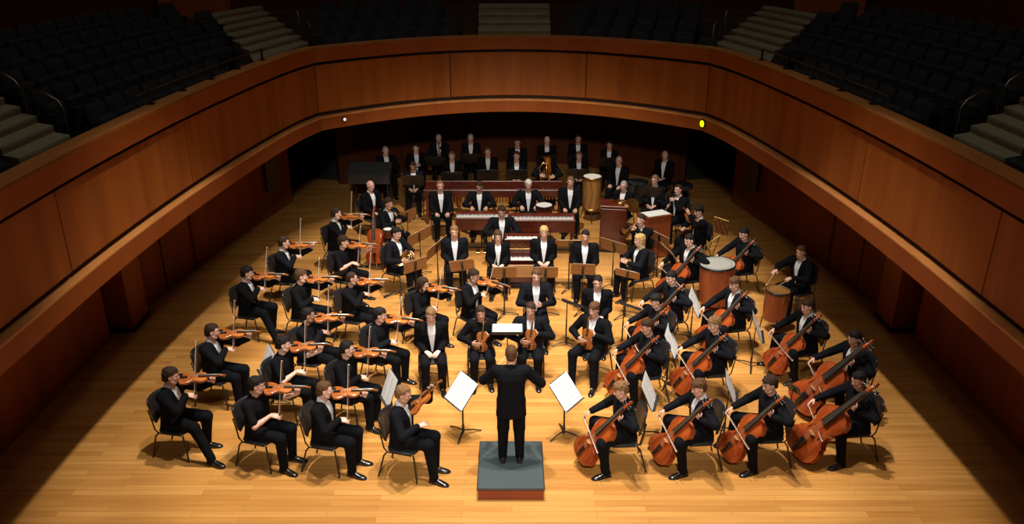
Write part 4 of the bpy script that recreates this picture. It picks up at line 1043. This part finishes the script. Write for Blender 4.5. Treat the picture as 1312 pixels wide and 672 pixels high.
for (px, py, ang, pose, outfit, style, hcol, skin, role, look, place) in PEOPLE:
    fem = ('woman' in look) or style in ('bob', 'long', 'curly_long')
    random.seed(px * 7 + py); sc = random.uniform(.975, 1.02) * (.97 if fem else 1)
    m_ = person_meshes(pose, outfit, fem)
    rz = R(ang - 90); hc = Vector([float(a) for a in m_['hc']]) * sc
    p = W(px, py, hc.z); off = Matrix.Rotation(rz, 3, 'Z') @ Vector((hc.x, hc.y, 0))
    M = TR((p.x - off.x, p.y - off.y, 0), rz) @ Matrix.Scale(sc, 4)
    gl = 'glasses' in look
    if role in ('cellist', 'bassist'): lab = '%s bowing, %s' % (role, place)
    else: lab = ('%s %s, %s' % (role, look, place)) if not look.split()[0] in ('man', 'woman', 'tall', 'balding', 'blond', 'long', 'dark', 'grey', 'white', 'smiling', 'fair', 'dim') else '%s, %s' % (look, place)
    if role in ('violinist', 'clarinettist', 'trumpeter', 'violist') and role not in lab: pass
    o, m_ = person(M, pose, outfit, style, hcol, skin, lab, female=fem, glasses=gl, suit=random.choice([None, 'suit_b']) if outfit != 'tee' else None)
    make('chair', chair_builder, TR((M.translation.x, M.translation.y, 0), rz), 'black chair under the %s %s' % (role, place), 'chair', 'orchestra chairs')
    for kind, im in m_['items']:
        cat = ICAT.get(kind, kind.replace('_', ' ')); nm = {'bow': 'bow', 'cello_bow': 'bow'}.get(kind, cat)
        if kind == 'drumstick': lab2 = 'mallet in the %s hand of the drummer at right' % ('right' if im.translation.x > 0 else 'left')
        elif nm == 'bow': lab2 = 'bow of the %s %s' % (role, place)
        elif nm in ('violin',): lab2 = '%s of the %s %s' % ('viola' if role == 'violist' else 'varnished violin', role, place)
        else: lab2 = '%s of the %s %s' % (nm, role, place)
        ob = make(kind, ITEM[kind], M @ im, lab2, cat, nm + 's in the orchestra')
print('PERSONS', NPERS)
# conductor and podium
pd = W(655, 595, .26)
bx = [(-.46, pd.x - 0)]
X0, X1, Y0, Y1 = -.45, .42, 8.50, 9.54
pod = empty('podium', ((X0 + X1) / 2, (Y0 + Y1) / 2, 0)); cx, cy = (X0 + X1) / 2, (Y0 + Y1) / 2
MB().box((X0 - cx + .015, Y0 - cy + .015, 0), (X1 - cx - .015, Y1 - cy - .015, .155), 0, .004).build('base', 'podium_side', pod)
MB().box((X0 - cx, Y0 - cy, .156), (X1 - cx, Y1 - cy, .185), 0, .006).build('edge', 'podium_edge', pod)
MB().box((X0 - cx + .012, Y0 - cy + .012, .184), (X1 - cx - .012, Y1 - cy - .012, .192), 0, .002).build('top', 'podium_top', pod)
tag(pod, 'low square podium with grey top and red-brown side under the conductor', 'podium')
PT = .192
p0, _ = poses('conduct'); m_ = person_meshes('conduct', 'black')
fy = float(np.mean([f_[1] for f_ in p0['feet']])) 
ft = W(655, 588, PT)
person(TR((ft.x, ft.y - .02, PT)), 'conduct', 'black', 'crop', 'brown', 0, 'conductor seen from behind, standing on the podium with arms out', suit='suit_b')
M = TR((ft.x, ft.y - .02, PT))
for kind, im in m_['items']: make(kind, ITEM[kind], M @ im, 'thin white baton in the left hand of the conductor', 'baton')

# ------------------------------------------------------------------ music stands
BR, BK = 'desk_wood', 'black_plastic'
Z1 = 1.02
stand(W(591, 501, .74), (-.55, -.62, .62), 1.0, BK, 'black stand left of the podium holding large white pages', sheet='white open pages on the stand left of the podium', roll=-.18, w_=.40, hh=.46)
stand(W(725, 502, .74), (.55, -.62, .62), 1.0, BK, 'black stand right of the podium holding large white pages', sheet='white open pages on the stand right of the podium', roll=.18, w_=.40, hh=.46)
stand(W(499, 497, .72), (-.86, -.40, .35), 1.0, BK, 'black stand seen edge-on right of the front violinists', sheet='white pages seen edge-on near the front violinists', w_=.40, hh=.46)
stand(W(342, 464, .74), (-.80, -.45, .42), 1.0, BK, 'tilted black stand between the second-row violinists at left', sheet='white page on the tilted stand among the left violins', w_=.40, hh=.46)
for (px, py, nv, lab) in ((831, 501, (.86, -.30, .38), 'in front of the cello row, nearest the podium'), (936, 497, (.88, -.22, .38), 'between the second and third front cellists'), (860, 437, (.86, -.32, .40), 'below the leftmost second-row cellists'), (890, 387, (.85, -.32, .42), 'in the middle of the upper cellos'), (970, 418, (.88, -.22, .40), 'left of the cellist below the small drum')):
    stand(W(px, py, .76), nv, .76, BK, 'narrow black stand with white page ' + lab, sheet='tilted white page on the stand ' + lab, roll=.10, w_=.40, hh=.46)
stand(W(1017, 498, .74), (.75, .50, .40), 1.0, BK, 'black stand hidden behind the front double bass', w_=.22, hh=.16)
for (px, py, nv, rl, lab) in ((727, 388, (.35, .40, .85), 0, 'right of the man clasping his hands'), (800, 391, (.35, .40, .85), 0, 'left of the upper cellists'), (512, 374, (-.40, .42, .82), 0, 'left of the woman violinist with dark bob'), (429, 352, (-.45, .42, .80), 0, 'beside the violinist with cropped hair')):
    stand(W(px, py, .82), nv, .82, BK, 'flat black stand seen edge-on ' + lab)
stand(W(650, 422, .98), (0, -.10, 1), .98, BK, 'low flat stand with pages in front of the conductor', sheet='flat white score just above the conductor\'s head', w_=.50, hh=.30)
T = [(592, 340, (-.10, .86, .50), -.12, 'tipped brown stand before the leftmost man in open jacket', 1), (646, 349, (-.05, .86, .50), 0, 'brown stand before the long haired woman', 1), (699, 349, (.0, .86, .50), 0, 'brown stand before the blond man', 0), (747, 345, (.06, .86, .50), .04, 'brown stand before the dark haired man', 0),
     (532, 340, (-.45, .75, .45), -.15, 'brown stand in front of the horn player', 1), (559, 318, (-.75, .45, .45), -.35, 'steeply tilted brown stand right of the horn player', 1), (521, 277, (-.55, .75, .40), -.2, 'brown stand before the upper left clarinettist', 1), (537, 303, (-.60, .60, .50), -.3, 'brown stand above the horn player', 1),
     (787, 316, (.45, .68, .55), .12, 'large brown stand left of the curly haired woman', 0), (804, 351, (.30, .66, .68), .18, 'brown stand with white pages below the curly haired woman', 1), (845, 305, (.55, .6, .55), .3, 'brown stand below the orange-red desk', 1), (857, 323, (.75, .2, .6), .3, 'tan stand curving beside the upper cellist', 1)]
for px, py, nv, rl, lab, sh in T:
    stand(W(px, py, .88), nv, .88, BR, lab, sheet=('open pages on the ' + ' '.join(lab.split()[:11])) if sh else None, roll=rl, w_=.58 if px in (559, 537, 787) else .46, hh=.40 if px in (559, 537, 787) else .33)
stand(W(730, 312, 1.0), (.03, .62, .78), 1.0, BR, 'wide tan stand carrying a white score near the organ', sheet='white score lying on the wide tan stand', w_=.58, hh=.42)
for px, py, lab in ((529, 231, 'leftmost in the lit back rows'), (579, 227, 'second from left in the lit back rows'), (625, 224, 'above the left red keyboard'), (662, 224, 'beside the tuba player'), (741, 223, 'left of the tall wooden drum'), (558, 206, 'third from left in the rearmost row'), (603, 203, 'fourth from left in the rearmost row'), (701, 205, 'behind the tuba player'), (741, 205, 'third from right in the rearmost row'), (780, 208, 'second from right in the rearmost row')):
    stand(W(px, py, 1.02), (0, .80, .60), 1.0, BK, 'black music stand ' + lab, 'black stands of the back rows', sheet='page edge on the black stand ' + lab, w_=.54, hh=.40)
stand(W(830, 245, 1.05), (.25, .82, .52), 1.0, BK, 'wide black stand in front of the man with glasses', w_=.62, hh=.36, roll=.1)

# ------------------------------------------------------------------ keyboards, drums, cabinets
def keyboard(px0, px1, py, z, lab, name='keyboard_instrument', depth=.42, case=.30, legs=True, thick=False):
    a = W(px0, py, z); b_ = W(px1, py, z); w_ = b_.x - a.x; r_ = empty(name, ((a.x + b_.x) / 2, a.y, 0)); hw = w_ / 2
    MB().box((-hw, 0, z - case), (hw, depth, z - .03), 0, .008).build('case', 'mahogany', r_)
    MB().box((-hw - .01, -.012, z - .035), (hw + .01, depth + .01, z - .012), 0, .005).build('top_frame', 'red_case', r_)
    mb = MB(); n_ = int(w_ / .026)
    for i in range(n_): x = -hw + .03 + (w_ - .06) * i / n_; mb.box((x, .03, z - .012), (x + (w_ - .06) / n_ - .003, .17, z + .006), 0)
    mb.build('white_keys', 'ivory', r_)
    mb = MB()
    for i in range(n_):
        if i % 7 in (0, 1, 3, 4, 5): x = -hw + .03 + (w_ - .06) * (i + .7) / n_; mb.box((x, .11, z + .004), (x + .013, .19, z + .016))
    mb.build('black_keys', 'key_black', r_)
    MB().box((-hw, .20, z - .012), (hw, depth, z + .012), 0, .005).build('lid', 'red_case', r_)
    if legs:
        for sx in (-1, 1):
            for y in (.04, depth - .06): MB().lathe([(.020, 0), (.028, .02), (.016, .06), (.022, .25), (.030, z - case - .02), (.034, z - case)], 10, c=(sx * (hw - .05), y)).build('leg', 'mahogany', r_)
        MB().tube([(-hw + .05, depth / 2, .10), (hw - .05, depth / 2, .10)], .014, 6).tube([(-.02, depth / 2, .10), (-.02, depth / 2, z - case)], .02, 6).build('brace', 'black_metal', r_)
        for k in range(2): MB().box((-.14 + k * .16, -.02, .03), (-.06 + k * .16, .2, .045), 0, .005).build('pedal', 'brass', r_)
    tag(r_, lab, 'keyboard'); return r_
keyboard(583, 652, 279, .86, 'long red-brown keyboard, left of the two side by side')
keyboard(655, 737, 282, .86, 'long red-brown keyboard, right of the two side by side')
a = W(542, 245, .86); b_ = W(722, 240, .86)
mar = empty('marimba', ((a.x + b_.x) / 2, a.y, 0)); hw = (b_.x - a.x) / 2
MB().box((-hw, 0, .70), (hw, .07, .88), 0, .01).box((-hw, .60, .74), (hw, .66, .92), 0, .01).build('frame', 'mahogany', mar)
nb_ = 46
for i in range(nb_):
    x = -hw + .02 + (2 * hw - .04) * i / nb_; MB().box((x, .08, .86), (x + (2 * hw - .04) / nb_ - .008, .36, .88), 0, .003).build('bar', 'mahogany', mar)
mb = MB()
for i in range(nb_):
    x = -hw + .05 + (2 * hw - .1) * i / nb_; mb.lathe([(.02, .35 + .25 * i / nb_), (.02, .84)], 8, c=(x, .22))
mb.build('resonators', 'brass', mar)
for sx in (-1, 0, 1):
    for y in (.05, .6): MB().box((sx * (hw - .08) - .03, y - .02, 0), (sx * (hw - .08) + .03, y + .04, .70), 0, .005).build('leg', 'red_case', mar)
tag(mar, 'very long red-brown marimba behind the two keyboards', 'marimba')
# small organ
p = W(669, 309, 1.0); org = empty('organ', (p.x, p.y, 0))
MB().box((-.33, .0, 0), (.33, .42, .62), 0, .01).box((-.33, .14, .60), (.33, .42, .97), 0, .01).box((-.35, .10, .96), (.35, .44, 1.0), 0, .008).box((-.35, -.12, .55), (-.30, .16, .80)).box((.30, -.12, .55), (.35, .16, .80)).build('case', 'mahogany', org)
for nm2, z, y in (('lower_manual', .62, -.10), ('upper_manual', .985, .10)):
    mb = MB().box((-.30, y, z), (.30, y + .13, z + .022)); mb.build(nm2, 'ivory', org)
    k2 = MB()
    for i in range(22):
        if i % 7 in (0, 1, 3, 4, 5): k2.box((-.28 + i * .026, y + .06, z + .02), (-.266 + i * .026, y + .13, z + .034))
    k2.build('black_keys', 'key_black', org)
orn = MB()
for i in range(9):
    x = -.26 + i * .065; orn.tube([(x + .022 * math.cos(t), .134, .84 + .03 * math.sin(t) * (1 if i % 2 else -1) + .004 * t) for t in [k * .7 for k in range(10)]], .005, 5)
orn.tube([(-.29, .134, .775), (.29, .134, .775)], .006, 5); orn.build('gilt_ornament', 'gold', org)
MB().box((-.25, -.10, .03), (.25, .02, .06), 0, .01).build('pedalboard', 'black_pad', org)
MB().box((-.34, -.20, .30), (.34, -.16, .56), 0, .005).build('modesty_panel', 'desk_wood', org)
tag(org, 'small dark red organ with gilt ornament at centre stage', 'organ')
# black cased keyboard at the back left
a = W(446, 222, 1.05); b_ = W(500, 219, 1.05)
kc = empty('cased_keyboard', ((a.x + b_.x) / 2, a.y, 0)); hw = (b_.x - a.x) / 2
MB().add([(-hw, -.05, .78), (hw, -.05, .78), (hw, .55, .78), (-hw, .55, .78), (-hw, -.05, 1.02), (hw, -.05, 1.02), (hw, .55, 1.14), (-hw, .55, 1.14)], [(0, 3, 2, 1), (4, 5, 6, 7), (0, 1, 5, 4), (1, 2, 6, 5), (2, 3, 7, 6), (3, 0, 4, 7)]).build('case', 'black_pad', kc)
MB().box((-hw - .02, -.07, 1.015), (hw + .02, -.04, 1.035)).add([(-hw - .02, -.07, 1.022), (hw + .02, -.07, 1.022), (hw + .02, .57, 1.150), (-hw - .02, .57, 1.150), (-hw - .02, -.07, 1.042), (hw + .02, -.07, 1.042), (hw + .02, .57, 1.172), (-hw - .02, .57, 1.172)], [(0, 3, 2, 1), (4, 5, 6, 7), (0, 1, 5, 4), (1, 2, 6, 5), (2, 3, 7, 6), (3, 0, 4, 7)]).build('lid', mat('lid_grey', (.05, .055, .06), .55), kc)
for sx in (-1, 1):
    for y in (0, .5): MB().tube([(sx * (hw - .06), y, .78), (sx * (hw - .06), y, 0)], .025, 8).build('leg', 'black_metal', kc)
tag(kc, 'black cased keyboard on legs at the back left of the stage', 'keyboard')
def drum(p, rad, z0, z1, m_, lab, name='drum', rings_=True, legs=3, skin='drum_skin', tilt=0, cat='drum'):
    r_ = empty(name, (p[0], p[1], 0)); T_ = Matrix.Translation((0, 0, z0)) @ Matrix.Rotation(tilt, 4, 'Y') @ Matrix.Translation((0, 0, -z0))
    MB().lathe([(rad * .90, z0), (rad * .98, (z0 + z1) / 2), (rad * .97, z1 - .01)], 36).xf(T_).build('shell', m_, r_)
    MB().lathe([(rad * .985, z1 - .03), (rad * 1.02, z1 - .03), (rad * 1.02, z1 + .012), (rad * .96, z1 + .012), (rad * .95, z1 - .0)], 36, caps=False).xf(T_).build('hoop', 'black_metal', r_)
    MB().lathe([(rad * .965, z1 - .006), (rad * .965, z1 + .004)], 36).xf(T_).build('drumhead', skin, r_)
    if rings_: MB().tube([(rad * .8 * math.cos(a_), rad * .8 * math.sin(a_), z1 + .004) for a_ in [2 * PI * k / 40 for k in range(41)]], .004, 5, caps=False).xf(T_).build('head_ring', 'black_metal', r_)
    for k in range(8):
        a_ = 2 * PI * k / 8 + .2
        MB().tube([(rad * 1.01 * math.cos(a_), rad * 1.01 * math.sin(a_), z1), (rad * 1.0 * math.cos(a_), rad * 1.0 * math.sin(a_), z1 - (z1 - z0) * .30)], .006, 5).xf(T_).build('tension_rod', 'steel', r_)
    for k in range(legs):
        a_ = 2 * PI * k / legs + .5
        MB().tube([(rad * .85 * math.cos(a_), rad * .85 * math.sin(a_), z0 + .12), (rad * 1.02 * math.cos(a_), rad * 1.02 * math.sin(a_), 0)], .011, 6).build('leg', 'black_metal', r_)
    tag(r_, lab, cat); return r_
drum(W(922, 338, .93), .335, .16, .93, 'drum_wood', 'large orange-brown drum with dark hoops among the cellos', tilt=-.05, skin='drum_skin_grey')
drum(W(996, 372, .80), .215, .24, .80, 'drum_wood', 'small brown drum standing before the right-hand drummer', tilt=.03, skin='gold_wood')
drum(W(697, 263, .92), .19, .62, .92, 'mahogany', 'small drum with bright white head behind the right keyboard', rings_=False)
drum(W(497, 294, .90), .10, .72, .90, 'mahogany', 'tiny red drum with pale head beside the horn player', rings_=False)
drum(W(817, 233, .80), .26, .30, .80, 'black_pad', 'black drum in shadow behind the man with long shirtfront', skin='seat_cloth', rings_=False)
st = W(875, 236, .72); r_ = empty('round_stool', (st.x, st.y, 0))
MB().lathe([(.24, .62), (.255, .65), (.255, .70), (.23, .725), (.02, .73)], 28).build('seat', 'black_pad', r_)
for k in range(3):
    a_ = 2 * PI * k / 3
    MB().tube([(.12 * math.cos(a_), .12 * math.sin(a_), .63), (.24 * math.cos(a_), .24 * math.sin(a_), 0)], .013, 6).build('leg', 'black_metal', r_)
tag(r_, 'round black padded stool in shadow behind the clarinettist', 'stool')
# tall wooden drum with lattice hardware
p = W(759, 226, 1.12); r_ = empty('tall_drum', (p.x, p.y, 0))
MB().lathe([(.20, .30), (.215, .70), (.22, 1.10)], 28).build('shell', 'gold_wood', r_)
MB().lathe([(.225, 1.08), (.24, 1.08), (.24, 1.13), (.215, 1.13)], 28, caps=False).lathe([(.205, .28), (.22, .28), (.22, .34), (.2, .34)], 28, caps=False).build('hoop', 'gold', r_)
MB().lathe([(.215, 1.10), (.215, 1.12)], 28).build('drumhead', 'drum_skin', r_)
for k in range(10):
    a_ = 2 * PI * k / 10
    MB().tube([(.232 * math.cos(a_), .232 * math.sin(a_), 1.08), (.235 * math.cos(a_ + .3), .235 * math.sin(a_ + .3), .75), (.215 * math.cos(a_), .215 * math.sin(a_), .32)], .006, 5).build('tension_rod', 'gold', r_)
for k in range(3):
    a_ = 2 * PI * k / 3 + .5
    MB().tube([(.17 * math.cos(a_), .17 * math.sin(a_), .35), (.30 * math.cos(a_), .30 * math.sin(a_), 0)], .012, 6).build('leg', 'black_metal', r_)
tag(r_, 'tall honey coloured wooden drum with gold hardware', 'drum')
# dark red cabinet
p = W(787, 264, 1.1); r_ = empty('cabinet', (p.x, p.y, 0), R(-8))
MB().box((-.29, -.02, .05), (.29, .42, 1.06), 0, .01).build('body', 'mahogany', r_)
MB().box((-.31, -.04, 1.06), (.31, .44, 1.10), 0, .008).build('top', 'red_case', r_)
d_ = MB().box((-.27, -.035, .08), (.27, -.02, 1.03), 0, .004).build('door', 'mahogany', r_); MB().tube([(.2, -.055, .5), (.2, -.055, .62)], .008, 6).build('handle', 'brass', d_)
MB().box((-.29, 0, 0), (.29, .40, .06)).build('plinth', 'black_pad', r_)
tag(r_, 'dark red-brown cabinet beside the trumpeter, upper right', 'cabinet')
p = W(799, 262, 1.1)
hn = make('french_horn', b_horn, Matrix.Translation((p.x - .05, p.y + .12, 1.12)) @ Matrix.Rotation(.4, 4, 'Z'), 'french horn lying on top of the dark red cabinet', 'french horn')
# orange-red desk
p = W(845, 276, 1.0); r_ = empty('lectern', (p.x, p.y, 0), R(22))
MB().box((-.29, -.02, .03), (-.26, .36, .96)).box((.26, -.02, .03), (.29, .36, .96)).box((-.26, -.02, .03), (.26, .0, .96)).build('body', 'drum_wood', r_)
MB().box((-.26, .0, .5), (.26, .34, .52)).build('shelf', 'drum_wood', r_)
top = MB().box((-.31, -.05, 0), (.31, .40, .025), 0, .006).xf(Matrix.Translation((0, 0, .965)) @ Matrix.Rotation(-.06, 4, 'X')); top.build('top', 'drum_wood', r_)
tag(r_, 'orange-red wooden desk in front of the lowered clarinet', 'lectern')
sp = MB().box((-.27, -.02, 0), (.27, .34, .008)); o = sp.build('open_score', 'paper', None); o.matrix_world = TR((p.x, p.y, .998), R(22)) @ Matrix.Rotation(-.06, 4, 'X')
tag(o, 'open white score lying on the orange-red desk', 'sheet music')
# gold lattice desk and stand
p = W(924, 290, 1.15); r_ = empty('lattice_desk', (p.x, p.y, 0))
M2 = Matrix.Translation((0, 0, 1.15)) @ Matrix.Rotation(R(-38), 4, 'Z') @ Matrix.Rotation(R(20), 4, 'X') @ Matrix.Rotation(.12, 4, 'Y')
MB().box((-.155, -.01, -.20), (.155, .01, .20), 0, .004).xf(M2).build('board', 'red_case', r_)
mb = MB()
for k in range(9):
    z = -.18 + k * .045; mb.tube([(-.15 + .30 * t / 8, -.016, z + .014 * math.sin(t * 2.2 + k)) for t in range(9)], .007, 5)
for x in (-.155, .155): mb.tube([(x, -.012, -.20), (x, -.012, .20)], .010, 6)
for z in (-.20, .20): mb.tube([(-.155, -.012, z), (.155, -.012, z)], .010, 6)
mb.xf(M2).build('gilt_lattice', 'gold', r_)
mb = MB().tube([(0, 0, .95), (-.10, 0, .6), (-.12, 0, .0)], .012, 6).tube([(0, 0, .95), (-.30, -.05, .75), (-.36, -.05, .05), (-.42, -.05, 0)], .012, 6)
for k in range(5): mb.tube([(-.05 - .05 * k, -.03, .78 - .09 * k), (-.36 + .03 * k, -.05, .70 - .12 * k), (-.12, -.02, .5 - .1 * k)], .007, 5)
mb.build('scrolled_base', 'gold', r_)
tag(r_, 'ornate gold lattice desk on a scrolled base at upper right', 'music desk')
# cello resting behind the horn player
cb = W(484, 337, .14)
make('cello', b_cello, frame((cb.x, cb.y, .14), (-.02, .32, .95), (-.25, -.9, .3)), 'cello without player leaning on the chair left of the horn player', 'cello')
# horn resting near the upper stands
